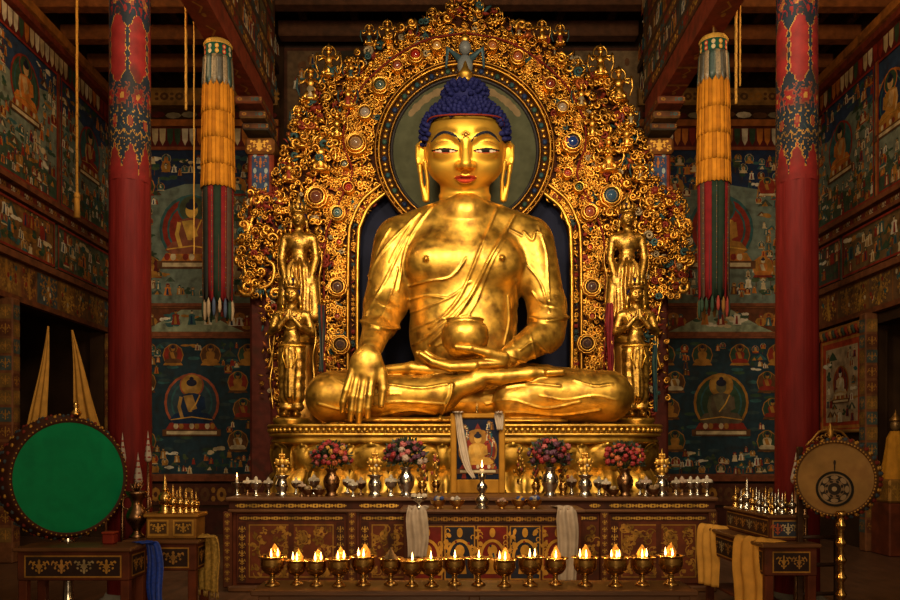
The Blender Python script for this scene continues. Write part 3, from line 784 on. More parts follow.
# ---------------------------------------------------------------- back wall murals
def back_mural(x0,x1,cx,side,lab_u,lab_l,lab_m):
    y=YB-.025
    m=MB(); m.box((x0,y-.03,4.32),(x1,y,7.18),col=(.125,.15,.115)); p=Plane(m,(0,y-.03,0),(1,0,0),(0,0,1),(0,-1,0))
    p.rect(x0,6.55,x1,7.18,(.012,.022,.055),.5)
    p.poly([(x0,6.55),(x0+.6,6.4),(x0+1.2,6.58),(x1-.5,6.42),(x1,6.6),(x1,6.8),(x0,6.8)],(.012,.022,.055),.6)
    crowd(p,x0+.1,4.5,x1-.1,7.05,330,.14,.28,[(cx,5.72,.70,1.0)])
    figure(p,cx,5.72,.92,6,dict(halo=RED,ring=TEAL,robe=(.20,.06,.03) if side<0 else OCH,head=(.05,.06,.03),skin=(.52,.29,.05),seat=ORA),True)
    for dx in (-.78,.78): figure(p,cx+dx,5.0,.30,6); figure(p,cx+dx*1.1,6.5,.26,6)
    tag(m.build('mural','paint'),lab_u,'mural','painted murals on the walls')
    m=MB(); m.box((x0,y-.03,3.76),(x1,y,4.26),col=(.10,.03,.012)); p=Plane(m,(0,y-.03,0),(1,0,0),(0,0,1),(0,-1,0))
    p.poly([(cx-1.0,3.78),(cx+1.0,3.78),(cx+.72,3.90),(cx+.45,4.05),(cx+.2,4.2),(cx-.2,4.2),(cx-.45,4.05),(cx-.72,3.9)],(.22,.24,.15),1)
    for i in range(14): cloud(p,cx+R.uniform(-.55,.55),3.9+R.uniform(0,.24),.22,2)
    for dx in (-.3,0,.3): attendant_figure(p,cx+dx,4.05,.26,4)
    for s in (-1,1):
        for k in range(5): p.ell(cx+s*(.75+.14*k),3.98+.1*math.sin(k*2),.11,.08,R.choice([OCH,(.25,.10,.02),BRN]),1.5,8); attendant_figure(p,cx+s*(.75+.14*k),4.0,.2,3)
    border(p,x0,3.76,x1,4.26,.03,(.18,.06,.02),9)
    tag(m.build('mural_band','paint'),lab_m,'painting','painted murals on the walls')
    m=MB(); m.box((x0,y-.03,1.10),(x1,y,3.70),col=(.016,.032,.042)); p=Plane(m,(0,y-.03,0),(1,0,0),(0,0,1),(0,-1,0))
    av=[(cx,2.45,.72,.95)]
    for i in range(4):
        xx=cx-1.05+i*.70; figure(p,xx,3.36,.30,6,dict(halo=R.choice([RED,DGR,BRN]),ring=OCH,robe=R.choice([RED,OCH,BRN]),head=BRN,skin=OCH,seat=OCH)); av.append((xx,3.36,.2,.22))
    for s in (-1,1):
        for k,zz in enumerate((2.85,2.35,1.75)):
            figure(p,cx+s*(.86+.1*(k%2)),zz,.30,6,dict(halo=R.choice([RED,DGR,BRN]),ring=OCH,robe=R.choice([CRM,OCH,RED]),head=DGR,skin=OCH,seat=BRN)); av.append((cx+s*.9,zz,.2,.24))
    crowd(p,x0+.1,1.2,x1-.1,3.55,260,.13,.25,av)
    for k in range(60): cloud(p,R.uniform(x0+.1,x1-.1),R.uniform(1.2,3.6),.2,.7) if False else p.ell(R.uniform(x0+.1,x1-.1),R.uniform(1.2,3.6),.12,.035,R.choice([DGR,TEAL,(.03,.05,.05)]),.6,8)
    figure(p,cx,2.48,.78,8,dict(halo=(.03,.05,.06) if side<0 else DGR,ring=(.30,.07,.03) if side<0 else OCH,robe=DBL if side<0 else (.10,.07,.04),head=(.34,.17,.03),skin=(.36,.19,.05) if side<0 else (.12,.10,.05),seat=RED),True)
    border(p,x0,1.10,x1,3.70,.035,(.16,.05,.02),16)
    tag(m.build('mural','paint'),lab_l,'mural','painted murals on the walls')
back_mural(-6.05,-3.42,-4.82,-1,'grey-green mural, golden-faced Buddha ringed in red, behind the banner by the green drum','dark blue mural, seated Buddha ringed in red, beside the pillar behind the green drum','painted mound of white clouds between the two murals on the green drum\'s side')
back_mural(3.72,6.45,5.06,1,'grey-green mural, ochre Buddha half hidden behind the banner by the tan drum','dark blue mural, dim Buddha with yellow halo, beside the pillar behind the tan drum','painted mound of clouds and offerings between the two murals on the tan drum\'s side')
# frames of the back wall murals, cornice boards, valance
def back_trim(k,x0,x1,xe):
    m=MB(); y=YB
    for z0,z1,dp,c in ((7.18,7.24,.08,(.2,.05,.02)),(4.26,4.32,.09,(.17,.05,.02)),(3.70,3.76,.09,(.17,.05,.02)),(1.0,1.10,.10,(.15,.04,.015)),(7.62,7.74,.10,(.30,.09,.02)),(7.98,8.30,.16,(.22,.11,.03))):
        m.box((x0,y-dp,z0),(x1,y,z1),col=c)
    m.box((xe-.05,y-.12,.0),(xe+.05,y,7.2),col=(.12,.022,.011))
    p=Plane(m,(0,y-.02,0),(1,0,0),(0,0,1),(0,-1,0)); p.rect(x0,7.24,x1,7.62,MAR,1); x=x0
    while x<x1-.1:
        p.poly([(x,7.60),(x+.12,7.60),(x+.11,7.38),(x+.06,7.28),(x+.01,7.38)],R.choice([CRM,RED,WHT,ORA,DGR,RED]),2); x+=.14
    q=Plane(m,(0,y-.16,0),(1,0,0),(0,0,1),(0,-1,0)); band(q,x0,x1,8.03,8.25,(.26,.13,.035),[BRN,(.1,.05,.02),OCH],.26)
    q=Plane(m,(0,y-.02,0),(1,0,0),(0,0,1),(0,-1,0)); band(q,x0,x1,.55,.95,(.07,.02,.01),[OCH,BRN],.3); q.rect(x0,.0,x1,.5,(.05,.013,.008),1)
    for i in range(int((x1-x0)/.3)):    # cloths tucked above the cornice
        q.ell(x0+.2+i*.3,7.84+.03*R.random(),.15,.06,R.choice([WHT,(.2,.16,.1),BRN,MAR]),1+.1*i,8)
    struct(m.build('trim_%d'%k,'paint'))
back_trim(4,-6.28,-3.2,-3.36); back_trim(5,3.5,6.63,3.66)
# painted boards high on the wall behind the aureole
m=MB(); y=YB-.025; p=Plane(m,(0,y-.02,0),(1,0,0),(0,0,1),(0,-1,0))
m.box((-3.1,y-.02,5.5),(3.45,y,9.55),col=(.022,.012,.008))
for cx,w,c in ((-2.55,.55,(.10,.055,.025)),(-1.6,.5,(.03,.02,.012)),(-.9,.5,(.07,.045,.02)),(2.85,.75,(.16,.095,.045)),(1.9,.5,(.03,.02,.012)),(1.3,.4,(.06,.04,.02))):
    p.rect(cx-w,7.6,cx+w,9.1,(.06,.02,.01),1); p.rect(cx-w+.06,7.66,cx+w-.06,9.04,c,2)
    for i in range(26): attendant_figure(p,cx+R.uniform(-w+.15,w-.15),R.uniform(7.8,8.9),.2,3) if R.random()<.5 else p.ell(cx+R.uniform(-w+.15,w-.15),R.uniform(7.8,8.9),.05,.08,BRN,3,7)
tag(m.build('painted_panelling','paint'),'dim painted wooden panelling high on the wall behind the gilded aureole','panelling')

# ---------------------------------------------------------------- beams
def beam(name,lo,hi,label,col=(.13,.045,.015),deco=None,group='ceiling beams over the side aisles'):
    m=MB(); m.bbox(lo,hi,.02,col=col)
    if deco: deco(m)
    return tag(m.build(name,'paint'),label,'beam',group,'thing')
for side,(x0,x1) in ((0,(XL,-3.2)),(1,(3.5,XR))):
    for i,yy in enumerate((6.0,7.0,8.0,9.0,9.95,10.95,11.95,12.9,13.85)):
        beam('ceiling_beam',(x0,yy,8.22),(x1,yy+.22,8.46),
             '%s ceiling crossbeam counting from the back wall, over the %s aisle'%(ordinal(8-i),'green drum' if side==0 else 'tan drum'),col=(.17,.055,.016))
    for i in range(6):
        xx=x0+.35+i*(x1-x0-.6)/5
        beam('ceiling_joist',(xx,5.2,8.46),(xx+.12,YB,8.61),'%s rafter from the side wall above the crossbeams of the %s aisle'%(ordinal(i if side==0 else 5-i),'green drum' if side==0 else 'tan drum'),(.06,.025,.012),group='rafters over the side aisles')
for i,(yy,zz) in enumerate(((12.4,8.95),(13.3,9.0),(14.4,9.05))):
    beam('ceiling_beam',(-3.1,yy,zz),(3.4,yy+.25,zz+.28),'%s dark beam across the nave ceiling above the aureole, counted front to back'%ordinal(i),(.075,.028,.012),group='nave ceiling beams')
for i in range(7):
    xx=-2.7+i*.92
    beam('ceiling_joist',(xx,12.2,9.3),(xx+.14,YB,9.5),'%s short rafter above the aureole, counting from the green drum\'s side'%ordinal(i),(.06,.025,.012),group='nave rafters')
def nave_beam(X,side,lab):
    t=thing('longitudinal_beam',lab,'beam',(X,10,7.0),'carved beams along the nave'); t['kind']='thing'
    m=MB(); w=.16
    m.box((X-w,6.0,7.0),(X+w,13.2,7.32),col=(.16,.028,.012))
    p=Plane(m,(0,0,7.0),(1,0,0),(0,1,0),(0,0,-1))
    y=8.0
    while y<13:
        p.line([(X-.03,y),(X+.05,y+.12),(X-.02,y+.25)],.025,OCH,1); p.ell(X+.02,y+.3,.03,.05,OCH,1,7); y+=.55
        if R.random()<.3: p.rect(X-w,y,X+w,y+.05,OCH,1)
    m.build('beam','paint',t)
    m=MB(); m.box((X-w-.02,6.0,7.32),(X+w+.02,13.25,9.6),col=(.07,.03,.015))
    for s in (-1,1):
        p=Plane(m,(X+s*(w+.02),0,0),(0,1,0),(0,0,1),(s,0,0))
        for z0,z1,g in ((7.34,7.52,(.10,.03,.012)),(7.9,8.05,(.12,.05,.02)),(8.55,8.68,(.10,.03,.012))):
            band(p,6.6,13.2,z0,z1,g,[OCH,RED,TEAL,GILT],.24)
        for z0,z1 in ((7.55,7.88),(8.08,8.53),(8.7,9.3)):
            y=6.6
            while y<13.1:
                ww=R.uniform(.35,.6); p.rect(y+.02,z0+.02,min(y+ww,13.2)-.02,z1-.02,R.choice([(.11,.045,.015),(.05,.05,.04),(.14,.03,.015),(.03,.035,.05),(.10,.07,.03)]),1)
                for k in range(5): attendant_figure(p,y+R.uniform(.1,ww-.05),(z0+z1)/2+R.uniform(-.06,.06),R.uniform(.16,.3),2)
                y+=ww
    m.build('painted_fascia','paint',t)
    m=MB()
    for k,(L,h0) in enumerate(((.5,6.88),(.34,6.76),(.22,6.65))):   # stepped bracket over the column
        m.bbox((X-.21,13.0-L*1.6,h0),(X+.21,13.25,h0+.115),.02,col=[(.14,.035,.014),(.12,.06,.02),(.05,.04,.03)][k])
        p=Plane(m,(X+(.21 if X<0 else -.21),0,0),(0,1,0),(0,0,1),(1 if X<0 else -1,0,0)); band(p,13.05-L*1.6,13.2,h0+.02,h0+.095,(.11,.035,.015),[OCH,BRN,TEAL],.12)
        p=Plane(m,(0,13.0-L*1.6,0),(1,0,0),(0,0,1),(0,-1,0)); band(p,X-.19,X+.19,h0+.02,h0+.095,(.11,.035,.015),[OCH,BRN,TEAL],.12)
    m.build('bracket','paint',t)
nave_beam(-3.08,0,'painted beam running over the nave on the green drum\'s side, red underneath')
nave_beam(3.38,1,'painted beam running over the nave on the tan drum\'s side, red underneath')
# ---------------------------------------------------------------- columns beside the aureole
def aureole_column(X,lab):
    t=thing('painted_column',lab,'column',(X,13.2,0),'painted columns flanking the aureole'); t['kind']='thing'
    m=MB(); m.bbox((X-.19,13.05,0),(X+.19,13.4,6.05),.04,col=(.075,.014,.008)); m.build('shaft','paint',t)
    m=MB(); m.bbox((X-.21,13.0,5.3),(X+.21,13.42,6.645),.03,col=(.20,.03,.012))
    p=Plane(m,(0,13.0,0),(1,0,0),(0,0,1),(0,-1,0))
    p.rect(X-.14,5.33,X+.14,6.36,(.035,.06,.13),1)
    for z in (5.5,5.75,6.0,6.25,6.5): ornament(p,X,z,.26,.2,2,(.42,.13,.03),1)
    for z in (5.62,5.88,6.12,6.38):
        for s in (-1,1): p.ell(X+s*.09,z,.03,.05,(.3,.33,.3),2,7)
    m.build('capital','paint',t)
    m=MB(); m.bbox((X-.24,12.92,6.38),(X+.24,13.46,6.64),.04,col=(.17,.06,.014)); p=Plane(m,(0,12.92,0),(1,0,0),(0,0,1),(0,-1,0)); ornament(p,X,6.51,.44,.22,1,GILT); 
    m.build('collar','paint',t)
aureole_column(-3.08,'painted square column beside the aureole on the green drum\'s side, blue panel above')
aureole_column(3.38,'painted square column beside the aureole on the tan drum\'s side, blue panel above')
# ---------------------------------------------------------------- the two big red pillars
def pillar(X,Y,lab):
    t=thing('red_pillar',lab,'pillar',(X,Y,0),'red pillars of the nave'); t['kind']='thing'
    n=16
    def rad(z): return .205-.004*z+.0*z
    def prof(a): return 1+.035*abs(math.cos(4*a))
    m=MB(); Z=np.linspace(0,4.2,12)
    P=[[(X+rad(z)*prof(2*PI*i/48)*math.cos(2*PI*i/48),Y+rad(z)*prof(2*PI*i/48)*math.sin(2*PI*i/48),z) for z in Z] for i in range(48)]
    m.grid(P,closed_u=True,col=(1,1,1),smooth=False); m.build('shaft','red_pillar',t)
    m=MB(); Z=np.linspace(4.16,6.87,190); nu=132
    def col(u,z):
        # u 0..1 around, z metres: red tongues edged in gold over dark blue, then bands of scrolls
        w=(u*8)%1-.5; j=.012*math.sin(u*61)+.010*math.sin(z*83+u*17)
        sw=math.sin(u*8*2*PI+2.2*math.sin(z*27))+.8*math.sin(z*38+3*math.sin(u*8*2*PI))
        if z<4.56:
            edge=4.22+.30*(1-abs(2*w))**.6+j*1.5; d=z-edge
            if abs(d)<.010: return 'g'
            return 'r' if d<0 else ('b' if abs(sw)>.18 else 'g')
        if z<4.84:
            if abs(z-4.60-.02*math.sin(u*16*2*PI))<.008: return 'g'
            q=math.hypot(w*.16*1.0*2,z-4.70+j)
            if q<.035: return 'o'
            if q<.052: return 'r'
            if q<.062: return 'g'
            return 'b' if abs(sw)>.22 else ('t' if sw>0 else 'g')
        if z<5.08:
            q=math.hypot((((u*8+.5)%1)-.5)*.22,(z-4.95)*1.1+j)
            pet=math.atan2(z-4.95,(((u*8+.5)%1)-.5)*.16)
            rr=.085+.018*math.cos(pet*6)
            if q<.03: return 'g'
            if q<rr-.012: return 'r'
            if q<rr: return 'o'
            return 'b' if abs(sw)>.25 else 'o'
        if z<5.72:
            w6=(u*6+.25)%1-.5; zz=(z-5.08)/.64
            hw=.44*min(1,(zz*5+.02)**.55)*min(1,((1-zz)*5+.02)**.55)+j*1.2+.035*math.sin(z*62)
            d=abs(w6)-hw
            if d<-.035: return 'r'
            if d<.0: return 'g'
            return 'b'
        if z<6.0:
            q=math.hypot(w*.2,z-5.86+j)
            if q<.05: return 'o' if abs(sw)>.3 else 'g'
            return 'b' if abs(sw)>.3 else 'r'
        w6=(u*6)%1-.5; return 'r' if abs(w6)<.36+j else ('g' if abs(w6)<.40+j else 'b')
    C={'r':(.14,.010,.008,0),'g':(.26,.12,.022,.2),'b':(.010,.014,.020,0),'o':(.15,.035,.015,0),'t':(.02,.035,.03,0)}
    V=np.array([(X+(rad(z)+.006)*math.cos(2*PI*i/nu),Y+(rad(z)+.006)*math.sin(2*PI*i/nu),z) for z in Z for i in range(nu)])
    f=[];cs=[]
    for j in range(len(Z)-1):
        for i in range(nu):
            i2=(i+1)%nu; f.append((j*nu+i,j*nu+i2,(j+1)*nu+i2,(j+1)*nu+i)); cs.append(C[col((i+.5)/nu,(Z[j]+Z[j+1])/2)])
    m.add(V,f); m.c=cs; m.build('painted_capital','paint',t)
    m=MB(); m.lathe([(.30,0),(.32,.05),(.30,.14),(.24,.18),(.22,.22)],(X,Y,0),n=24,col=(.2,.18,.15)); m.build('stone_base','plain',t)
    m=MB(); m.bbox((X-.3,Y-.5,6.86),(X+.3,Y+.5,6.995),.02,col=(.2,.04,.015)); 
    m.build('bracket','paint',t)
pillar(-3.10,7.75,'tall red pillar with dark painted top standing behind the green drum')
pillar(3.36,7.75,'tall red pillar with dark painted top standing behind the tan drum')
# ================================================================= gilded aureole behind the statue
AD=13.0; AX=464.5
aureole=thing('aureole','huge gilded carved aureole studded with jewels behind the seated Buddha','aureole',W(AX,424,AD+.2))
def mir(pts): return [(2*AX-x,y) for x,y in pts]
OUTER=[(464.5,3),(452,8),(440,14),(425,20),(405,31),(385,43),(362,56),(345,68),(328,80),(313,93),(303,106),(293,124),(285,148),(278,172),(272,196),(269,220),(270,300),(276,360),(280,425)]
INNER=[(358,425),(358,300),(359,238),(362,224),(369,209),(380,199),(392,192)]
ring=[(464.5+80*math.sin(math.radians(a)),152-80*math.cos(math.radians(a))) for a in range(0,-120,-6)]   # from the top down the left
half=OUTER+INNER+ring[::-1]
half_in=[p for p in half]
def Wd(x,y,off=0.): p=W(x,y,AD); return p+A(0,-off,0)
def inpoly(x,y,poly):
    c=False; j=len(poly)-1
    for i in range(len(poly)):
        xi,yi=poly[i]; xj,yj=poly[j]
        if (yi>y)!=(yj>y) and x<(xj-xi)*(y-yi)/(yj-yi)+xi: c=not c
        j=i
    return c
m=MB()
for P2 in (half,mir(half)):
    q=[(W(x,y,AD)[0],W(x,y,AD)[2]) for x,y in P2]
    m.prism(q,(0,AD+.02,0),(1,0,0),(0,0,1),(0,1,0),.28,col=(.045,.012,.005,.2))
m.build('back_board','plain',aureole)
# dark niche panel and grey-green halo disc
m=MB()
arch=[(356,426),(357,232),(361,222),(369,207),(381,196),(410,150)]; poly=arch+mir(arch)[::-1]
q=[(W(x,y,13.2)[0],W(x,y,13.2)[2]) for x,y in poly]
m.prism(q,(0,13.18,0),(1,0,0),(0,0,1),(0,1,0),.06,col=(.006,.007,.020)); m.build('niche_panel','plain',aureole)
hd=W(464.5,152,12.9); s13=12.9/F
m=MB(); m.lathe([(0,-.012),(73*s13,-.012),(73*s13,.05),(0,.05)],hd,n=72,ax='y',col=(.105,.105,.058))
p=Plane(m,hd+A(0,-.012,0),(s13,0,0),(0,0,s13),(0,-1,0))
for k in range(7):     # peeling lighter patches of the old paint
    for sx in (-1,1):
        a=math.radians(38+k*5.5); p.ell(sx*66*math.cos(a),66*math.sin(a)-1,5.5,2.6+1.6*R.random(),(.19,.125,.06),1+k*.2,9,rot=sx*(PI/2-a)*-1)
m.build('halo_disc','plain',aureole)
# --- little carved pieces
def curl(turns=1.35,r0=1.,rt=.36,n=13,k=5,flip=1):
    t=np.linspace(0,1,n); a=t*turns*2*PI; r=r0*(1-.82*t)
    pts=np.stack([flip*r*np.cos(a),-.35*t-.1*np.sin(PI*t),r*np.sin(a)],1)
    pts=np.vstack([[pts[0]+A(-flip*.1,.15,-.9)],pts])
    b=MB(); b.tube(pts,np.concatenate([[.10],rt*(1-.25*t)]),n=k); return b
def leaf(b_=.5):
    b=MB(); t=np.linspace(0,1,8)
    pts=np.stack([b_*np.sin(t*2.4)*.6,-.25*np.sin(PI*t)-.05,t*2-1],1)
    b.tube(pts,.05+.33*np.sin(PI*t**.8)**.8,n=6,flat=.6); return b
def bud():
    b=MB(); b.sphere((0,-.15,0),(.55,.45,.55),n=8,m=5)
    for i in range(6): a=i*PI/3; b.sphere((.6*math.cos(a),0,.6*math.sin(a)),(.32,.25,.32),n=6,m=4)
    return b
def beast():
    b=MB(); b.sphere((0,-.3,.1),(.5,.5,.75),n=8,m=6); b.sphere((.15,-.55,.9),.42,n=8,m=6); b.tube([(-.3,-.3,-.3),(-.9,-.35,-.5),(-.8,-.4,.3),(-1.1,-.3,.8)],[.25,.2,.16,.1],n=5); b.tube([(.3,-.4,.3),(.9,-.5,.1),(1.1,-.5,.6)],[.2,.16,.1],n=5); b.tube([(.2,-.3,-.5),(.5,-.4,-1.1)],[.22,.14],n=5)
    return b
PIECES=[curl(),curl(flip=-1),curl(1.0,1.,.42),curl(1.5,1.,.32,flip=-1),leaf(),leaf(-.6),bud(),beast(),leaf(.9),curl(1.2,.9,.42,flip=-1)]
PV=[np.vstack(b.v) for b in PIECES]
def put(mb,k,c,s,rot,col,dep=1.):
    v=PV[k]; co_,si=math.cos(rot),math.sin(rot)
    x=v[:,0]*co_-v[:,2]*si; z=v[:,0]*si+v[:,2]*co_
    mb.add(np.stack([x*s,v[:,1]*s*dep,z*s],1)+c,PIECES[k].f,col)
def gold_col():
    k=R.random()
    if k<.78: f=R.uniform(.5,1.1); return (.74*f,.37*f**1.15,.052*f,1.)
    if k<.88: return (.20,.025,.012,.1)
    if k<.93: return (.03,.07,.07,.1)
    if k<.97: return (.45,.12,.03,.6)
    return (.30,.22,.12,.3)
m=MB()
def ringprof(r0,r1,y0,y1): return [(r0*s13,y1),(r0*s13,y0),((r0+r1)/2*s13,y0-.02),(r1*s13,y0),(r1*s13,y1)]
m.lathe(ringprof(71.5,74,-.05,.06),hd,n=84,ax='y',caps=False,col=(.025,.02,.02,0))
m.lathe(ringprof(74,76.5,-.08,.06),hd,n=84,ax='y',caps=False,col=(.24,.11,.02,1))
m.lathe(ringprof(76.5,84,-.04,.06),hd,n=84,ax='y',caps=False,col=(.04,.016,.008,0))
m.lathe(ringprof(84,86.5,-.11,.06),hd,n=84,ax='y',caps=False,col=(.46,.22,.03,1))
m.lathe(ringprof(87.5,90,-.10,.06),hd,n=84,ax='y',caps=False,col=(.22,.095,.016,1))
for i in range(60):
    a=2*PI*i/60; put(m,R.choice([4,5,6,0,1]),hd+A(87*s13*math.sin(a),-.06,87*s13*math.cos(a)),.045,R.uniform(0,6.28),gold_col())
for i in range(90):
    a=2*PI*i/90; r=80.2; c=hd+A(r*s13*math.sin(a),-.07,r*s13*math.cos(a))
    k=i%3
    if k==0: m.sphere(c,(.045,.03,.045),n=6,m=4,col=[(.02,.06,.07,0),(.015,.03,.08,0),(.03,.07,.05,0)][(i//3)%3])
    else: m.sphere(c,(.04,.035,.04),n=6,m=4,col=(.62,.33,.055,1))
m.build('halo_ring','relief_gold',aureole)
JEWELS=[(357,147,6.2,(.22,.12,.06),1),(350,191,4.0,(.25,.015,.012),0),(339,216,4.6,(.045,.10,.11),1),(318,200,6.6,(.12,.035,.02),2),(416,60,4.4,(.28,.012,.010),1),(398,71,4.2,(.22,.05,.035),0),(381,90,5.,(.06,.09,.075),1),(366,117,5.,(.25,.20,.16),0),
 (339,289,5.6,(.07,.035,.028),2),(342,346,5.6,(.06,.035,.03),2),(437,51,4.,(.45,.25,.08),0),(346,168,3.,(.06,.09,.10),0),
 (571,146,6.2,(.012,.035,.15),2),(566,177,3.6,(.25,.02,.02),0),(577,191,3.6,(.012,.045,.03),0),(609,199,6.6,(.03,.07,.12),2),(588,215,5.,(.24,.05,.025),1),(590,289,5.6,(.06,.03,.028),2),(585,345,5.6,(.055,.03,.028),2),(517,62,4.4,(.30,.08,.04),1),(549,89,4.6,(.16,.02,.015),0),(561,112,4.4,(.27,.21,.16),0),(565,145,2.6,(.3,.03,.02),0),(492,51,3.8,(.35,.12,.04),0),
 (339,318,2.6,(.2,.03,.02),0),(590,318,2.6,(.2,.03,.02),0),(341,245,2.6,(.3,.04,.02),0),(588,250,2.4,(.3,.04,.02),0)]
def near_jewel(x,y,e=1.): return any((x-a)**2+(y-b)**2<(r*1.4+e)**2 for a,b,r,_,_ in JEWELS)
mb=MB(); used={}
def ok(x,y,d):
    k=(int(x//5),int(y//5))
    for a in (-1,0,1):
        for b in (-1,0,1):
            for (u,v) in used.get((k[0]+a,k[1]+b),()):
                if (u-x)**2+(v-y)**2<d*d: return False
    used.setdefault(k,[]).append((x,y)); return True
def rings_(x,y): return math.hypot(x-464.5,y-152)
for _ in range(60000):
    x=R.uniform(266,464.5); y=R.uniform(3,424)
    if not inpoly(x,y,half): continue
    if rings_(x,y)<93: continue
    # the thinner stem beside the niche stays for its own strip
    if x>345.5 and y>222: continue
    main = (x>326 and y>235) or rings_(x,y)<128 or (x>326 and y>165)
    d=3.1 if main else 4.3
    if not ok(x,y,d): continue
    for xm,sg in ((x,1),(2*AX-x,-1)):
        if near_jewel(xm,y,0): continue
        s=R.uniform(2.5,4.0)*AD/F*(1. if main else R.uniform(.9,1.6))
        k=R.randrange(len(PIECES)) if not main else R.choice([0,1,2,3,4,5,6,9])
        c=gold_col() if not main or R.random()<.25 else (lambda f:(.74*f,.37*f**1.15,.052*f,1.))(R.uniform(.6,1.12))
        put(mb,k,Wd(xm,y,.03+(.0 if main else R.uniform(-.03,.16))),s,R.uniform(0,6.28),c,R.uniform(.8,1.3))
# raised main band field and red fillet
mb.build('scroll_carving','relief_gold',aureole)
m=MB()
fil=[(327,424),(325,300),(326,245),(332,222),(344,196),(352,180),(352,168),(345,150),(345,128),(352,108),(364,88),(382,70),(404,54),(430,42),(464.5,36)]
fs=smooth_line(fil,6)
for side in (fs,[(2*AX-x,y) for x,y in fs]): m.tube([Wd(x,y,.10) for x,y in side],.015,n=6,col=(.16,.016,.010,0))
m.build('red_fillet','plain',aureole)
for sg in (0,1):
    XX=lambda x: x if sg==0 else 2*AX-x
    m=MB()
    for off,r,c in ((0,.036,(.55,.28,.04,1)),(9.5,.03,(.42,.2,.03,1))):
        q=[(358-off,424),(358-off,300),(359-off,238),(362-off*.95,224-off*.3),(369-off*.75,209-off*.65),(380-off*.6,199-off*.8),(391-off*.55,191-off*.85)]
        m.tube([Wd(XX(x),y,.08) for x,y in smooth_line(q,6)],r,n=8,col=c)
    L=smooth_line([(353.5,422),(353.5,300),(354,238),(357.5,222),(365,206),(377,195),(386,189)],40); acc=0
    for i in range(1,len(L)):
        acc+=math.hypot(*(L[i]-L[i-1]))
        if acc>3.2:
            acc=0; k=R.random()
            put(m,R.choice([4,5,6,0]),Wd(XX(L[i][0]),L[i][1],.04),R.uniform(.04,.052),R.uniform(0,6.28),(.66,.33,.045,1) if k<.72 else ((.03,.05,.05,0) if k<.9 else (.2,.02,.01,0)))
    m.build('jamb_moulding','relief_gold',aureole)
# jewels in their settings
for x,y,r,c,kind in JEWELS:
    s=r*1.1*AD/F; ctr=Wd(x,y,.17)
    j=MB(); j.lathe([(s,.05),(s*.97,0),(s*.8,-s*.45),(s*.45,-s*.75),(0,-s*.85)][::-1],ctr,n=20,ax='y',col=c); jo=j.build('jewel','gem',aureole)
    k=MB(); n=26; prof=[(s*1.0,.16),(s*1.02,-.03),(s*1.14,-.07),(s*1.28,-.03),(s*1.30,.16)]
    k.lathe(prof,ctr,n=n,ax='y',caps=False,col=(.76,.40,.065,1))
    if kind>=1:
        prof=[(s*1.30,.10),(s*1.36,.0),(s*1.5,-.02),(s*1.62,.02),(s*1.62,.16)]; k.lathe(prof,ctr,n=n,ax='y',caps=False,col=(.66,.34,.055,1),lobes=10 if kind==2 else 0,lob=.05)
    k.build('jewel_setting','relief_gold',jo)
# carved little deities standing along the rim and among the scrolls
def figurine(x,y,h,tint=0):
    s=h*AD/F; c=Wd(x,y,.14)      # y is the foot
    g=(.78,.41,.07,1.); dk=[(.78,.41,.07,1.),(.03,.055,.06,.1),(.22,.03,.015,.1),(.30,.22,.12,.3)][tint]
    b=MB(); o=lambda a,q,e=0.:c+A(a*s,-e*s,q*s)
    b.lathe([(.20,0),(.24,.04),(.16,.08),(.22,.12),(.0,.13)],c,n=10,col=g) if False else b.lathe([(.20*s,0),(.24*s,.04*s),(.15*s,.09*s),(0,.10*s)],c,n=10,col=g)
    b.sphere(o(0,.26),(.13*s,.10*s,.20*s),n=8,m=6,col=dk); b.sphere(o(0,.50),(.12*s,.09*s,.13*s),n=8,m=6,col=g)
    b.sphere(o(0,.72),(.075*s,.075*s,.09*s),n=8,m=6,col=g); b.lathe([(.085*s,0),(.09*s,.05*s),(.03*s,.13*s),(0,.2*s)],o(0,.77),n=8,col=g)
    for q in (-1,1):
        b.tube([o(q*.10,.58,.02),o(q*.24,.46,.05),o(q*.20,.34,.14) if h%2 else o(q*.32,.66,.05)],[.045*s,.04*s,.03*s],n=5,col=g)
        b.tube([o(q*.06,.25,.03),o(q*.15,.12,.06),o(q*.08,.03,.02)],[.07*s,.055*s,.03*s],n=5,col=g)
        b.tube([o(q*.12,.60),o(q*.34,.62),o(q*.36,.38),o(q*.28,.16)],[.03*s,.035*s,.03*s,.01],n=5,col=[g,(.03,.06,.06,.1)][int(tint>0)])
    t=np.linspace(0,2*PI,13); b.tube([o(.19*math.sin(a),.72+.19*math.cos(a),-.06) for a in t],.03*s,n=5,col=g)
    return b.build('deity_figurine','relief_gold',aureole)
for x,y,h,t in ((330,82,36,0),(312,106,38,3),(370,50,24,1),(388,46,24,0),(304,152,30,0),(322,176,42,0),(291,185,28,2),(338,142,30,0),(281,218,28,0),(349,112,28,2),(352,84,24,1),(411,42,20,2),(433,28,18,0),(283,255,26,0),(452,19,18,0),(300,130,24,2)):
    figurine(x,y,h,t); figurine(2*AX-x,y,h,(t+1)%4 if t else 0)
# crowning bird-king above the halo
m=MB(); c=W(465,72,12.75)
m.sphere(c+A(0,0,.10),(.13,.10,.18),n=12,m=8,col=(.16,.17,.17,.1)); m.sphere(c+A(0,-.05,.36),(.10,.10,.11),n=12,m=8,col=(.20,.20,.19,.1)); m.lathe([(.03,0),(.10,.05),(.06,.12),(0,.22)],c+A(0,0,.44),n=10,col=(.78,.41,.07,1))
for q in (-1,1):
    m.tube([c+A(q*.08,0,.2),c+A(q*.28,-.02,.36),c+A(q*.30,-.02,.05)],[.06,.05,.02],n=6,col=(.05,.09,.10,.2)); m.tube([c+A(q*.06,-.05,-.05),c+A(q*.14,-.08,-.2)],[.06,.03],n=6,col=(.6,.3,.06,1))
m.build('crowning_bird','relief_gold',aureole)
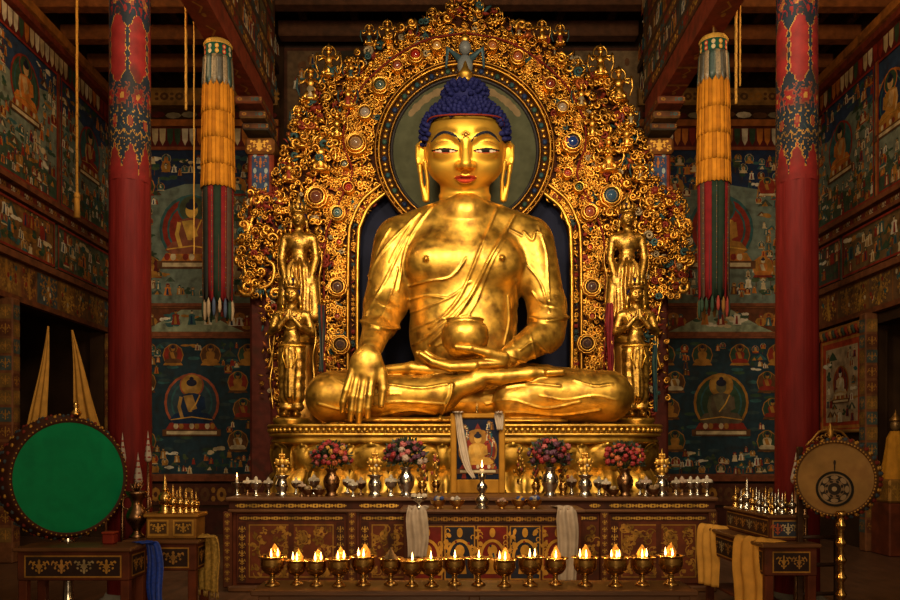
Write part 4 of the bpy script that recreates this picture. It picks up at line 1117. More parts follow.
# open scrollwork at the sides
def side_scroll(sg):
    m=MB(); X=lambda x: x if sg<0 else 2*AX-x
    path=smooth_line([(268,200),(258,214),(250,236),(246,258),(250,282),(262,290),(274,284),(276,268),(268,262)],5)
    m.tube([Wd(X(x),y,.16) for x,y in path],.032,n=7,col=(.76,.40,.065,1))
    path=smooth_line([(268,294),(272,312),(276,334),(274,356),(270,370)],5)
    m.tube([Wd(X(x),y,.13) for x,y in path],.025,n=6,col=(.7,.36,.06,1))
    n=0
    for _ in range(4000):
        x=R.uniform(241,287); y=R.uniform(192,300)
        e=((x-266)/24)**2+((y-246)/58)**2
        if e>1.: continue
        if not ok(X(x),y,3.9): continue
        c=gold_col(); put(m,R.randrange(len(PIECES)),Wd(X(x),y,.10+R.uniform(0,.16)),R.uniform(3.0,4.6)*AD/F,R.uniform(0,6.28),c,1.1)
    for _ in range(400):
        x=R.uniform(262,278); y=R.uniform(298,400)
        if ok(X(x),y,6.5): put(m,R.choice([0,1,4,5,6]),Wd(X(x),y,.10),R.uniform(2.2,3.6)*AD/F,R.uniform(0,6.28),gold_col())
    # curling outer tendrils
    for x,y,r,f in ((246,228,6,1),(243,262,6,-1),(250,290,8,1),(259,204,6,-1),(278,296,6,1)):
        put(m,0 if f*sg<0 else 1,Wd(X(x),y,.16),r*AD/F,R.uniform(0,6.28),(.8,.42,.07,1))
    return m.build('side_scrollwork','relief_gold',aureole)
side_scroll(-1); side_scroll(1)
for sg in (-1,1):
    X=lambda x: x if sg<0 else 2*AX-x
    m=MB()
    for a,b in ((276,0),): 
        p0=Wd(X(a),430,-.0); m.box((p0[0]-.05,AD-.02,1.93),(p0[0]+.05,AD+.1,W(0,200,AD)[2]),col=(.10,.015,.01))
    m.build('upright','plain',aureole)
# ================================================================= lotus throne
TX=.20; TZ=1.925
throne=thing('lotus_throne','long gilded lotus throne with beaded rim carrying the seated Buddha','throne',(TX,11.7,0))
def rrect(hx,y0,y1,r,n=8):
    pts=[]
    for cx,cy,a0 in ((hx-r,y0+r,-90),(hx-r,y1-r,0),(-hx+r,y1-r,90),(-hx+r,y0+r,180)):
        for i in range(n+1):
            a=math.radians(a0+90*i/n); pts.append((TX+cx+r*math.cos(a),cy+r*math.sin(a)))
    return pts
def rr_loft(name,prof,mat_,col,parent=throne):
    m=MB(); P=[]
    rows=[rrect(2.62-i_,10.30+i_,13.3-i_,max(.15,.55-i_)) for i_,z in prof]
    for k in range(len(rows[0])): P.append([(rows[j][k][0],rows[j][k][1],prof[j][1]) for j in range(len(prof))])
    m.grid(P,closed_u=True,col=col)
    n=len(P); 
    m.add([(x,y,prof[-1][1]) for x,y in rows[-1]],[tuple(range(n))],col,smooth=False)
    return m.build(name,mat_,parent)
rr_loft('plinth',[(-.10,0),(-.10,.55),(0,.6),(0,.75),(.1,.8),(.1,1.0)],'lacquer',(1,1,1))
rr_loft('upper_rim',[(.16,1.62),(.05,1.66),(.0,1.70),(.03,1.745),(.03,1.76),(-.02,1.77),(-.02,1.80),(.03,1.815),(.03,1.87),(-.03,1.88),(-.05,1.90),(-.03,1.925),(.0,TZ)],'aged_gold',GOLD)
rr_loft('waist',[(.12,.98),(.22,1.05),(.30,1.30),(.22,1.5),(.14,1.66)],'aged_gold',GOLD)
m=MB()
per=rrect(2.63,10.29,13.31,.55,24); per.append(per[0]); L=[0]
for a,b in zip(per[:-1],per[1:]): L.append(L[-1]+math.hypot(b[0]-a[0],b[1]-a[1]))
def along(per,L,s):
    s%=L[-1]
    for i in range(len(L)-1):
        if L[i+1]>=s: f=(s-L[i])/(L[i+1]-L[i]+1e-9); a=np.array(per[i]); b=np.array(per[i+1]); t=(b-a)/np.linalg.norm(b-a); return a+(b-a)*f, A(t[1],-t[0])
nb=int(L[-1]/.075)
for i in range(nb):
    p,nn=along(per,L,i*L[-1]/nb)
    if p[1]<12.2: m.sphere((p[0],p[1],1.845),.034,n=8,m=6,col=GOLD)
m.build('bead_row','aged_gold',throne)
# petals: (u across, v along) sheets with thickness
def petal_mesh(name,w,h,up,flute):
    nu,nv=15,14; m=MB(); P=[];B=[]
    for i in range(nu):
        u=-1+2*i/(nu-1); row=[];rb=[]
        for j in range(nv):
            v=j/(nv-1)
            half=w/2*(1 if v<.5 else math.sqrt(max(0,1-((v-.5)/.5)**2.6)))*(.90+.10*min(1,v*4))
            edge=max(abs(u),0); b=(.055 if not flute else .085)*math.sin(PI*min(1,v*.92+.05))**.7*(1-.75*u**2)
            inner=(u/.72)**2+((v-.48)/.40)**2
            b+= .035*max(0,1-inner)**.5 if inner<1 else 0
            b+= (.050 if not flute else .012)*math.exp(-((inner-1.25)/.14)**2)
            b+=.035*math.exp(-((1-abs(u))/.10)**2)*(1 if not flute else .3)
            if flute: b+=.012*math.cos(u*PI*3.5)*(1-v*.2)
            tip=.05*max(0,v-.8)/.2
            z=v*h; out=b+tip
            row.append((u*half,-out,z)); rb.append((u*half,.03,z))
        P.append(row);B.append(rb)
    m.grid(P,col=GOLD); m.grid(B[::-1],col=GOLD)
    me=m.build(name,'aged_gold',throne,local=True)
    return me
upP=petal_mesh('upper_petal',.53,.40,True,False); upS=petal_mesh('upper_back_petal',.34,.40,True,False); dnP=petal_mesh('lower_petal',.50,.46,False,True)
def place_petal(src,first,p,nn,z,tilt,down):
    o=src if first else src.copy()
    if not first: COL.objects.link(o); o.parent=throne
    ang=math.atan2(nn[0],-nn[1])   # outward normal
    o.location=(p[0]-TX,p[1]-11.7,z)
    o.rotation_mode='XYZ'
    M=Matrix.Rotation(ang,4,'Z')@Matrix.Rotation(tilt,4,'X')
    if down: M=Matrix.Rotation(ang,4,'Z')@Matrix.Rotation(tilt,4,'X')@Matrix.Diagonal((1,1,-1,1))
    o.rotation_euler=M.to_euler() if not down else (Matrix.Rotation(ang,4,'Z')@Matrix.Rotation(tilt,4,'X')).to_euler()
    if down: o.scale=(1,1,-1)
    return o
def petal_row(src,inset,z,tilt,down,pitch,phase):
    pr=rrect(2.62-inset,10.30+inset,13.3-inset,max(.2,.55-inset),24); pr.append(pr[0]); L=[0]
    for a,b in zip(pr[:-1],pr[1:]): L.append(L[-1]+math.hypot(b[0]-a[0],b[1]-a[1]))
    n=int(round(L[-1]/pitch)); first=True
    # start so that the front centre carries a petal
    k0=min(range(2000),key=lambda k:np.hypot(*(along(pr,L,k*L[-1]/2000)[0]-A(TX,10.3+inset))))*L[-1]/2000
    for i in range(n):
        p,nn=along(pr,L,k0+(i+phase)*L[-1]/n)
        if p[1]>11.7: continue
        place_petal(src,first,p,nn,z,tilt,down); first=False
petal_row(upP,.14,1.31,math.radians(8),False,.60,0)
petal_row(upS,.17,1.30,math.radians(6),False,.60,.5)
petal_row(dnP,.16,1.34,math.radians(-30),True,.50,.5)
# ================================================================= attendant statues
def attendant_parts(kind):
    def sdf(P):
        x,y,z=P[:,0],P[:,1],P[:,2]; Q=np.stack([np.abs(x),y,z],1)
        d=s_ell(P,(0,126,1),(7.6,10,8.6)); d=smax(d,-s_ell(Q,(3.2,126.5,9.4),(2.6,1.4,1.6)),1.2); d=smin(d,s_rc(P,(0,127,7.4),(0,122.2,9.6),.8,1.3),1.0); d=smin(d,s_ell(P,(0,119.2,7.0),(2.2,.7,1.1)),.6); d=smin(d,s_ell(Q,(3.2,126,7.2),(2.0,.9,1.0)),.6)
        d=smin(d,s_rc(P,(0,118,0),(0,110,0),4,5),2)
        d=smin(d,s_ell(Q,(8.6,121,0),(1.4,6,2)),1)
        tor=smin(s_ell(P,(0,101,0),(13.5,11,8)),s_ell(P,(0,84,0),(8.2,14,6.5)),4); d=smin(d,tor,3)
        d=smin(d,s_rc(P,(-13,106,0),(13,106,0),5,5),4)
        if kind==0:
            d=smin(d,s_chain(Q,[(15.5,105,0),(20.5,88,2),(11,92,12),(2.4,102,14)],[4.6,3.7,3.,2.4],1.),1.2)
            d=smin(d,s_rc(Q,(1.6,100,14),(1.0,109,14.5),2.,1.1),.8)
        else:
            d=smin(d,s_chain(Q,[(15.5,105,0),(18.5,84,1),(15,66,5)],[4.6,4.0,3.],1.),1.2)
            d=smin(d,s_rc(P,(-15,66,5),(-14,57,6),2.6,1.6),.8); d=smin(d,s_rc(P,(15,66,5),(14,57,6),2.6,1.6),.8)
        hips=s_ell(P,(0,70,0),(13,10,9)); d=smin(d,hips,4)
        a=np.arctan2(z,x); fold=1.5*np.cos(a*10+.5*np.sin(y*.15))
        if kind==0:
            leg=smin(s_rc(P,(-5,66,1),(-6,12,1),8.6,6.2),s_rc(P,(5,66,1),(6,12,1),8.6,6.2),5); leg=leg-.9*np.cos(y*.6)*np.clip((66-y)/20,0,1)
            sk=s_rc(P,(0,66,0),(0,26,0),12.5,12); sk=sk-.6*fold; leg=smin(leg,sk,3)
            leg=smin(leg,s_rc(P,(0,70,9),(0,22,11.5),3.6,2.4),1.5)
        else:
            leg=s_rc(P,(0,70,0),(0,12,0),12.5,15)-fold*1.1
            leg=smin(leg,s_rc(P,(-16,60,2),(-17,22,1),5,7)-.3*fold,3); leg=smin(leg,s_rc(P,(16,60,2),(17,22,1),5,7)-.3*fold,3)
        d=smin(d,leg,3)
        for s in (-1,1): d=smin(d,s_ell(P,(s*6,4,5),(4,3,8)),2)
        return smax(d,-y,1)
    return sdf
def attendant(kind,c,scale,label):
    t=thing('attendant_statue',label,'statue',c,'gilded attendant statues')
    f=attendant_parts(kind); V,Fc=surfnet(f,(-30,-2,-16),(30,140,22),.62,B=8)
    loc=lambda V:np.stack([np.asarray(V)[:,0],-np.asarray(V)[:,2],np.asarray(V)[:,1]],1)*scale
    m=MB(); m.add(loc(V),Fc.tolist(),GOLD); m.build('body','patina_gold',t,local=True)
    def q(pts): return loc(np.array(pts,float))
    h=MB(); h.sphere((0,0,128*scale),(8.4*scale,9*scale,8.5*scale),n=16,m=10) ; 
    # keep only the back/top of the hair by setting it behind the face
    h.v[-1]=h.v[-1]+A(0,2.2*scale,1.2*scale); h.lathe([(4.2*scale,0),(4.6*scale,4*scale),(2.2*scale,8*scale),(0,9*scale)],(0,.5*scale,136*scale),n=12); h.build('hair','hair_blue',t,local=True)
    k=MB()
    k.lathe([(8.2,0),(9.0,1),(8.8,3.2),(8.2,3.4)],n=20,col=GOLD); k.v[-1]=k.v[-1]*scale+A(0,-.4*scale,131.5*scale)
    for i in range(5):
        a=math.radians(-90+(i-2)*36); b=q([(8.6*math.cos(a),134.0,-8.6*math.sin(a))])[0]
        e=MB(); e.lathe([(0,0),(2.4,1.5),(2.6,4),(1.2,8),(0,11 if i==2 else 9)],n=8,col=GOLD,sy=.5); k.add(np.vstack(e.v)*scale@rotm('z',a+PI/2).T+b,e.f,GOLD)
    k.lathe([(2.6,0),(3.0,3),(1.2,9),(0,13)],n=10,col=GOLD); k.v[-1]=k.v[-1]*scale+A(0,.5*scale,142*scale)
    k.build('crown','patina_gold',t,local=True)
    j=MB(); tt=np.linspace(0,PI,13)
    j.tube(q([(8*math.cos(a),110-7*math.sin(a),6.2+3.*math.sin(a)) for a in tt]),.7*scale,n=5,col=GOLD)
    j.tube(q([(11*math.cos(a),108-17*math.sin(a),6+3.4*math.sin(a)) for a in tt]),.7*scale,n=5,col=GOLD)
    for i in range(7):
        a=PI*(i+.5)/7; j.sphere(q([(8*math.cos(a),108.6-7*math.sin(a),7+3*math.sin(a))])[0],1.1*scale,n=6,m=4,col=(.25,.03,.02,0) if i%2 else GOLD)
    for i in range(0):
        a=2*PI*i/12; j.sphere(q([(12.8*math.cos(a),74,9.6*math.sin(a))])[0],1.5*scale,n=6,m=5,col=GOLD)
    for s in (-1,1):
        for u in (): j.tube(q([(u,73,10),(u*1.5,62,12.5),(u*.6,54,13.5)]),.7*scale,n=5,col=GOLD)
        e=MB(); e.tube(q([(s*9.0,117,1),(s*9.6,112,2)]),[1.2*scale,1.7*scale],n=6,col=GOLD); e.build('earring','relief_gold',t,local=True)
    e=MB(); e.tube(q([(13.4*math.cos(a_),73.5,10.0*math.sin(a_)) for a_ in np.linspace(0,2*PI,25)]),1.5*scale,n=6,col=GOLD)
    for s in (-1,0,1): e.tube(q([(s*5,73,10),(s*7.5,62,12.2),(s*3,50,13.8)]),.9*scale,n=5,col=GOLD)
    if kind==0: e.build('girdle','relief_gold',t,local=True)
    if kind==0: j.build('necklace','relief_gold',t,local=True)
    s_=MB()
    for s in (-1,1):
        pts=smooth_line([(s*13,108),(s*22,96),(s*24,80),(s*21,60),(s*23,36),(s*20,10)],5)
        s_.tube(q([(x,y,-4+1.5*math.sin(y*.2)) for x,y in pts]),2.2*scale,n=6,flat=.35,col=[(.62,.33,.06,1),(.03,.06,.05,0)][0])
    s_.build('scarf','relief_gold',t,local=True)
    b=MB(); b.lathe([(16,-9),(19,-8),(17,-5.5),(20,-3),(18,0),(0,0)],n=24,col=GOLD); b.v[-1]=b.v[-1]*scale; b.build('lotus_base','aged_gold',t,local=True)
    return t
sA=11.95/F
zt=TZ+9*sA
at=attendant(0,(W(292,0,11.95)[0],11.95,zt),sA*.975,'gilded praying bodhisattva statue standing beside the Buddha\'s lowered hand')
a2=dup(at,(W(635.5,0,11.95)[0],11.95,zt),'gilded praying bodhisattva statue standing beside the Buddha\'s bowl-side knee',scale=(-1,1,1))
zb=W(0,337,12.45)[2]
b1=attendant(1,(W(299,0,12.42)[0],12.42,zb),12.42/F*.93,'gilded robed statue on a tall pedestal behind the praying figure by the lowered hand')
b2=dup(b1,(W(627,0,12.42)[0],12.42,zb),'gilded robed statue on a tall pedestal behind the praying figure by the bowl-side knee',scale=(-1,1,1))
for xx,lb in ((299,'by the Buddha\'s lowered hand'),(627,'by the Buddha\'s bowl side')):
    m=MB(); x=W(xx,0,12.42)[0]; zt_=zb-9*12.42/F*.93
    m.lathe([(.34,TZ),(.34,TZ+.1),(.30,TZ+.16),(.28,zt_-.2),(.30,zt_-.08),(.30,zt_)],(x,12.42,0),n=28,col=(.5,.25,.05,1))
    tag(m.build('statue_pedestal','relief_gold'),'slender gilded pedestal under the rear robed statue '+lb,'pedestal','pedestals of the rear statues')
# coloured scarves hanging beside the front attendants
def ribbon(name,px,y0,y1,d,w,cols,label):
    m=MB(); 
    t=np.linspace(0,1,24); P=[]
    for i in range(9):
        u=i/8-.5; P.append([W(px+u*w*(1+.25*math.sin(6*v)),y0+(y1-y0)*v,d)+A(0,.05*math.sin(u*14+v*5),0) for v in t])
    m.grid(P,col=(1,1,1)); m.c=[cols[(i//23)%len(cols)] for i in range(len(m.f))]
    return tag(m.build(name,'cloth',solid=.006),label,'scarf')
ribbon('silk_scarf',322,305,372,11.95,6,[(.02,.04,.04),(.06,.055,.04),(.012,.02,.02),(.12,.02,.012)],'dark teal silk scarf hanging beside the praying statue by the lowered hand')
ribbon('silk_scarf',610,303,372,11.95,7,[(.15,.010,.012),(.10,.010,.012),(.17,.02,.02)],'crimson silk scarf hanging beside the praying statue by the bowl-side knee')
ribbon('silk_scarf',655,345,412,11.95,4,[(.012,.03,.04),(.02,.04,.03)],'narrow blue-green scarf strip hanging at the outer side of a praying statue')
# ================================================================= altar furniture
def scroll_strip(p,x0,x1,y,h,pitch,l=1,col=GILT):
    n=max(1,int(round((x1-x0)/pitch))); q=(x1-x0)/n
    for i in range(n):
        cx=x0+(i+.5)*q
        f=R.uniform(.8,1.05); cc=tuple(v*f for v in col[:3])+(col[3],)
        for k in range(4): an=PI/4+k*PI/2; p.ell(cx+q*.15*math.cos(an),y+h*.16*math.sin(an),q*.15,h*.19,cc,l,8)
        p.ell(cx,y,q*.09,h*.15,(.05,.014,.006),l+1,7)
        for sg in (-1,1): p.ell(cx+sg*q*.36,y,q*.09,h*.26,cc,l,7); p.ell(cx+sg*q*.5,y+h*.02,q*.05,h*.12,cc,l,6)
def blossom_panel(p,x0,y0,x1,y1,n,l=2):
    """sparse gilt branches in the corners of a lacquer panel"""
    w,h=x1-x0,y1-y0
    for k in range(n):
        side=R.choice((0,1)); cx=x0+w*(R.uniform(.02,.40) if side==0 else R.uniform(.60,.98)); cy=y0+h*R.uniform(.05,.95)
        e=(cx-x0)/w if abs((cx-x0)/w-.5)<.5 else .5
        if ((e-.5)/.5)**2*.5+((cy-y0)/h-.35)**2*1.6<.22 and R.random()<.85: continue
        f=R.uniform(.35,.95); c=(.50*f,.235*f,.04*f,.6)
        t=np.linspace(0,R.uniform(2.5,5),8); rr=R.uniform(.03,.07)*h*(1-t/7)*1.6; a=R.uniform(0,6)
        p.line(np.stack([cx+rr*np.cos(t+a),cy+rr*np.sin(t+a)],1),.020*h,c,l)
        for i in range(3): p.ell(cx+R.uniform(-.07,.07)*h,cy+R.uniform(-.07,.07)*h,R.uniform(.015,.035)*h,R.uniform(.02,.05)*h,c,l,7,rot=R.uniform(0,3))
AY=8.95; AZ=1.06
ax0,ax1=W(226,0,AY)[0],W(718,0,AY)[0]
altar=thing('altar_cabinet','long red lacquered altar cabinet with gilt panels in front of the lotus throne','altar',((ax0+ax1)/2,9.3,0))
m=MB(); m.bbox((ax0+.06,AY+.04,.0),(ax1-.06,9.85,.90),.01); m.build('carcass','lacquer',altar)
m=MB(); m.bbox((ax0,AY-.03,AZ-.045),(ax1,9.9,AZ),.012); m.build('top','table_wood',altar)
m=MB(); m.bbox((ax0+.03,AY,.925),(ax1-.03,9.86,AZ-.045),.006,col=(.05,.014,.007)); p=Plane(m,(0,AY,0),(1,0,0),(0,0,1),(0,-1,0))
for a,b in ((236,346),(360,398),(590,600),(610,708)):
    x0,x1=W(a,0,AY)[0],W(b,0,AY)[0]; scroll_strip(p,x0,x1,.966,.075,.13)
m.build('frieze','paint',altar)
m=MB(); m.bbox((ax0+.02,AY-.02,.890),(ax1-.02,9.87,.925),.01); m.build('moulding','table_wood',altar)
m=MB(); m.bbox((ax0+.02,AY-.03,0),(ax1-.02,9.87,.07),.015); m.build('base_moulding','table_wood',altar)
def apanel(a,b,n):
    x0,x1=W(a,0,AY)[0],W(b,0,AY)[0]
    m=MB(); m.bbox((x0,AY+.015,.09),(x1,AY+.05,.88),.008,col=(.085,.020,.008)); p=Plane(m,(0,AY+.015,0),(1,0,0),(0,0,1),(0,-1,0))
    p.rect(x0+.02,.79,x1-.02,.86,(.05,.013,.007),1); scroll_strip(p,x0+.04,x1-.04,.825,.06,.12,2)
    if x1-x0>.6:
        p.rect(x0+.02,.10,x0+.11,.78,(.05,.013,.007),1); p.rect(x1-.11,.10,x1-.02,.78,(.05,.013,.007),1)
        for z in np.arange(.16,.78,.09): ornament(p,x0+.065,z,.085,.09,2,GILT,1); ornament(p,x1-.065,z,.085,.09,2,GILT,1)
        p.rect(x0+.14,.16,x1-.14,.755,(.12,.028,.010),1); border(p,x0+.14,.16,x1-.14,.755,.012,(.35,.17,.03,.6),2)
        mid=(x0+x1)/2; p.rect(mid-.03,.16,mid+.03,.755,(.07,.018,.008),3)
        blossom_panel(p,x0+.15,.17,mid-.03,.75,n,3); blossom_panel(p,mid+.03,.17,x1-.15,.75,n,3)
    else: blossom_panel(p,x0+.03,.15,x1-.03,.76,n//2,3)
    m.build('door_panel','paint',altar)
apanel(236,346,46); apanel(359,423,26); apanel(562,600,22); apanel(609,709,46)
for a in (227.5,352,604.5,713):
    x=W(a,0,AY)[0]; m=MB(); m.bbox((x-.05,AY-.015,.05),(x+.05,AY+.05,.90),.01,col=(.09,.024,.009)); p=Plane(m,(0,AY-.015,0),(1,0,0),(0,0,1),(0,-1,0))
    for z in np.arange(.14,.9,.08): ornament(p,x,z,.06,.07,1,GILT,1)
    m.build('post','paint',altar)
# ---- the shorter table standing before it
TY=8.2; TZ2=1.6-60.5*TY/F; tx0,tx1=W(399,0,TY)[0],W(586,0,TY)[0]
tab=thing('offering_table','carved offering table with gilt niche panels at the middle of the altar','table',((tx0+tx1)/2,8.5,0))
m=MB(); m.bbox((tx0,TY-.02,TZ2-.035),(tx1,8.86,TZ2),.01); m.build('tabletop','table_wood',tab)
m=MB(); m.bbox((tx0+.09,TY+.05,.05),(tx1-.09,8.84,TZ2-.035),.01); m.build('carcass','lacquer',tab)
m=MB(); m.bbox((tx0+.07,TY+.02,TZ2-.15),(tx1-.07,TY+.06,TZ2-.05),.006,col=(.035,.010,.006)); p=Plane(m,(0,TY+.02,0),(1,0,0),(0,0,1),(0,-1,0)); scroll_strip(p,tx0+.1,tx1-.1,TZ2-.10,.08,.11,1,(.35,.17,.035,.7)); m.build('frieze','paint',tab)
zb0,zb1=W(0,580,TY)[2],W(0,526,TY)[2]; n=5; xs=np.linspace(tx0+.12,tx1-.12,n+1)
for i in range(n):
    m=MB(); a,b=xs[i]+.01,xs[i+1]-.01; m.bbox((a,TY+.02,zb0),(b,TY+.06,zb1),.006,col=[(.16,.015,.010),(.02,.02,.03)][i%2]); p=Plane(m,(0,TY+.02,0),(1,0,0),(0,0,1),(0,-1,0))
    cx=(a+b)/2; h=zb1-zb0; border(p,a,zb0,b,zb1,.012,(.5,.24,.04,.8),1)
    t=np.linspace(-.3,PI+.3,15); p.line(np.stack([cx+.12*np.cos(t),zb0+h*.42+.17*np.sin(t)],1),.03,(.62,.32,.05,.9),2)
    p.poly([(cx-.07,zb0+.06),(cx+.07,zb0+.06),(cx+.05,zb0+.22),(cx,zb0+.34),(cx-.05,zb0+.22)],(.55,.27,.04,.9),3); p.ell(cx,zb0+.30,.05,.06,(.65,.33,.05,.9),3); p.ell(cx,zb1-.07,.03,.05,(.65,.33,.05,.9),3)
    for k in range(16):
        s=(-1)**k; p.ell(cx+s*R.uniform(.10,.16),zb0+R.uniform(.04,h-.04),R.uniform(.012,.03),R.uniform(.015,.04),(.6,.3,.05,.9),4,7,rot=R.uniform(0,3))
        c0,c1=cx+s*.13,zb0+R.uniform(.05,h-.05); tt=np.linspace(0,4,7); p.line(np.stack([c0+.03*np.cos(tt)*(1-tt/6),c1+.04*np.sin(tt)*(1-tt/6)],1),.010,(.6,.3,.05,.9),4)
    for k in range(5): p.ell(cx+R.uniform(-.1,.1),zb0+R.uniform(.1,.4),.012,.015,R.choice([RED,DBL,TEAL]),5,6)
    m.build('niche_panel','paint',tab)
for x in (tx0+.08,tx1-.08):
    m=MB(); m.bbox((x-.035,TY+.01,0),(x+.035,TY+.08,TZ2-.04),.008,col=(.09,.022,.008)); m.build('leg','paint',tab)
# ---- lamp table
LY0,LY1=5.0,5.42; LZ=1.6-142*LY0/F
lx0,lx1=W(250,0,LY0)[0],W(699,0,LY0)[0]
lt=thing('lamp_table','low brown wooden table carrying the long row of burning butter lamps','table',((lx0+lx1)/2,5.2,0))
m=MB(); m.bbox((lx0,LY0,LZ-.035),(lx1,LY1,LZ),.008); m.build('tabletop','table_wood',lt)
m=MB(); m.bbox((lx0+.05,LY0+.04,LZ-.20),(lx1-.05,LY0+.07,LZ-.035),.006); m.build('apron','table_wood',lt)
for x in (lx0+.08,(lx0+lx1)/2,lx1-.08):
    for y in (LY0+.06,LY1-.06):
        m=MB(); m.bbox((x-.035,y-.035,0),(x+.035,y+.035,LZ-.035),.006); m.build('leg','table_wood',lt)
# ---- butter lamps
LX=[272.5,296,316.5,339.5,363,390.5,412,431.5,454.5,478.5,504,530,556,585,614.5,642.5,672]
LS=[1.08,.92,.95,1.02,1.08,1.0,.95,1.,1.,1.02,1.0,1.08,1.0,1.06,1.08,1.06,1.1]
FL=[2,2,2,2,2,0,1,1,1,1,2,2,1,2,3,2,2]
SH=[1,1,1,1,1,2,0,0,0,0,1,0,1,1,1,1,1]
LD=5.2; ls=LD/F
def flame(parent,c,h):
    m=MB(); m.lathe([(0,0),(.0050*h/.05,.006*h/.05),(.0068*h/.05,.014*h/.05),(.0052*h/.05,.026*h/.05),(.0022*h/.05,.042*h/.05),(0,.058*h/.05)],c,n=10); f=m.build('flame','flame',parent)
    m=MB(); m.tube([c-A(0,0,.012),c+A(0,0,.008)],.0016,n=5,col=(.02,.015,.01)); m.build('wick','plain',parent)
for i,(px,k,nf,sh) in enumerate(zip(LX,LS,FL,SH)):
    c=A((px-CX)*ls,LD+.03*math.sin(i*1.7),LZ); s=ls*k
    desc={0:'a dark unlit cone',1:'single flame',2:'twin flames',3:'three flames'}[nf]
    t=thing('butter_lamp','brass butter lamp with %s, %s in row from the green drum end'%(desc,ordinal(i)),'lamp',c,'row of brass butter lamps')
    m=MB(); m.lathe([(7*s,0),(7.2*s,1*s),(5.2*s,2.4*s),(3*s,4.5*s),(2.2*s,6.5*s),(2.8*s,8*s),(2.2*s,9.2*s),(3.6*s,10.5*s)],c,n=24); m.build('foot','brass',t)
    m=MB(); m.lathe([(3.2*s,10*s),(7.2*s,12*s),(10.2*s,16*s),(11.0*s,20*s),(10.6*s,24.5*s),(10.8*s,25.6*s),(13.0*s,26.6*s),(13.2*s,27.3*s),(10.4*s,27.2*s),(9.8*s,25.5*s)],c,n=32); m.build('bowl','brass',t)
    m=MB(); m.lathe([(9.9*s,25.0*s),(6*s,25.6*s),(0,25.8*s)],c,n=24); m.build('butter','butter',t)
    if nf:
        offs={1:[(0.5,0)],2:[(-.6,-3),(4.6,1.5)],3:[(-3.5,1),(.6,-3),(4,2)]}[nf]
        if i%3==1: offs=[(-a,b) for a,b in offs]
        for a,b in offs: flame(t,c+A(a*s,b*s,26.6*s),.050 if nf<3 else .045)
        l=bpy.data.lights.new('flame_glow','POINT'); l.energy=3.0; l.color=(1,.55,.18); l.shadow_soft_size=.012
        o=bpy.data.objects.new('flame_glow',l); COL.objects.link(o); o.parent=t; o.location=(0,-.0,.0+42*s)
    if sh==1:
        m=MB(); q=[(-4.5,25),(4.5,25),(5.2,30),(3.0,34),(0,38.5),(-3.0,34),(-5.2,30)]
        m.prism([(a*s,b*s) for a,b in q],c+A(1.2*s,4.2*s,0),(1,0,0),(0,0,1),(0,1,0),.006,col=(.5,.26,.06,1)); m.sphere(c+A(1.2*s,4.0*s,31*s),2*s,n=8,m=5,col=(.5,.26,.06,1)); m.build('leaf_shield','relief_gold',t)
    if sh==2:
        m=MB(); m.lathe([(8.5*s,26*s),(7*s,28*s),(3.5*s,32*s),(1.4*s,36*s),(0,38*s)],c,n=14,col=(.035,.022,.012)); m.build('wax_cone','plain',t)
# ---- things standing on the altar
SV='silver'
def lathe_part(parent,name,mat_,c,s,prof,n=20,col=(1,1,1,1)):
    m=MB(); m.lathe([(r*s,z*s) for r,z in prof],c,n=n,col=col); return m.build(name,mat_,parent)
def base_at(px,py,z):   # depth at which something standing at height z shows its foot at py
    d=(EYE-z)*F/(py-CY); return A((px-CX)*d/F,d,z), d/F
def cup(px,py,k,label,heap=(.52,.42,.30),z=AZ,mat_='silver',lit=False,group='small offering cups on the altar'):
    c,s=base_at(px,py,z); s*=k
    t=thing('offering_cup',label,'cup',c,group)
    lathe_part(t,'cup',mat_,c,s,[(3.6,0),(3.8,.6),(2.2,1.6),(1.3,3.5),(1.8,5),(1.3,6),(2.8,7),(5.0,9.5),(5.6,12),(6.2,12.6),(5.4,12.4),(4.8,11)])
    if heap:
        m=MB()
        for i in range(7): a=i*1.05; rr=0 if i==6 else 3.2; m.sphere(c+A(rr*math.cos(a)*s,rr*math.sin(a)*s,(13.2 if i<6 else 15.2)*s),R.uniform(1.9,2.6)*s,n=8,m=6,col=heap)
        m.lathe([(1.4*s,16*s),(1.7*s,17.4*s),(0,19.2*s)],c,n=8,col=heap); m.build('offering_heap','plain',t)
    if lit:
        m=MB(); m.lathe([(1.3*s,12*s),(1.2*s,17*s),(0,17.2*s)],c,n=10,col=(.6,.5,.35)); m.build('candle','plain',t); flame(t,c+A(0,0,17.6*s),.05)
        l=bpy.data.lights.new('flame_glow','POINT'); l.energy=.7; l.color=(1,.55,.18); l.shadow_soft_size=.012
        o=bpy.data.objects.new('flame_glow',l); COL.objects.link(o); o.parent=t; o.location=(0,-.02,26*s)
    return t
def bowl(px,py,k,label,col=None,z=AZ,mat_='bronze',heap=None,group='small offering bowls on the altar'):
    c,s=base_at(px,py,z); s*=k
    t=thing('offering_bowl',label,'bowl',c,group)
    lathe_part(t,'bowl',mat_,c,s,[(4.2,0),(4.4,.8),(3.2,1.8),(5.5,3.2),(7.6,6),(8.2,8.6),(8.6,9),(7.8,8.8),(7,7)])
    if heap:
        m=MB()
        for i in range(9): a=R.uniform(0,6.28); r=R.uniform(0,5)*s; m.sphere(c+A(r*math.cos(a),r*math.sin(a),(8.5+R.uniform(0,3.4))*s),R.uniform(1.6,2.8)*s,n=7,m=5,col=R.choice(heap))
        m.build('offering_heap','plain',t)
    return t
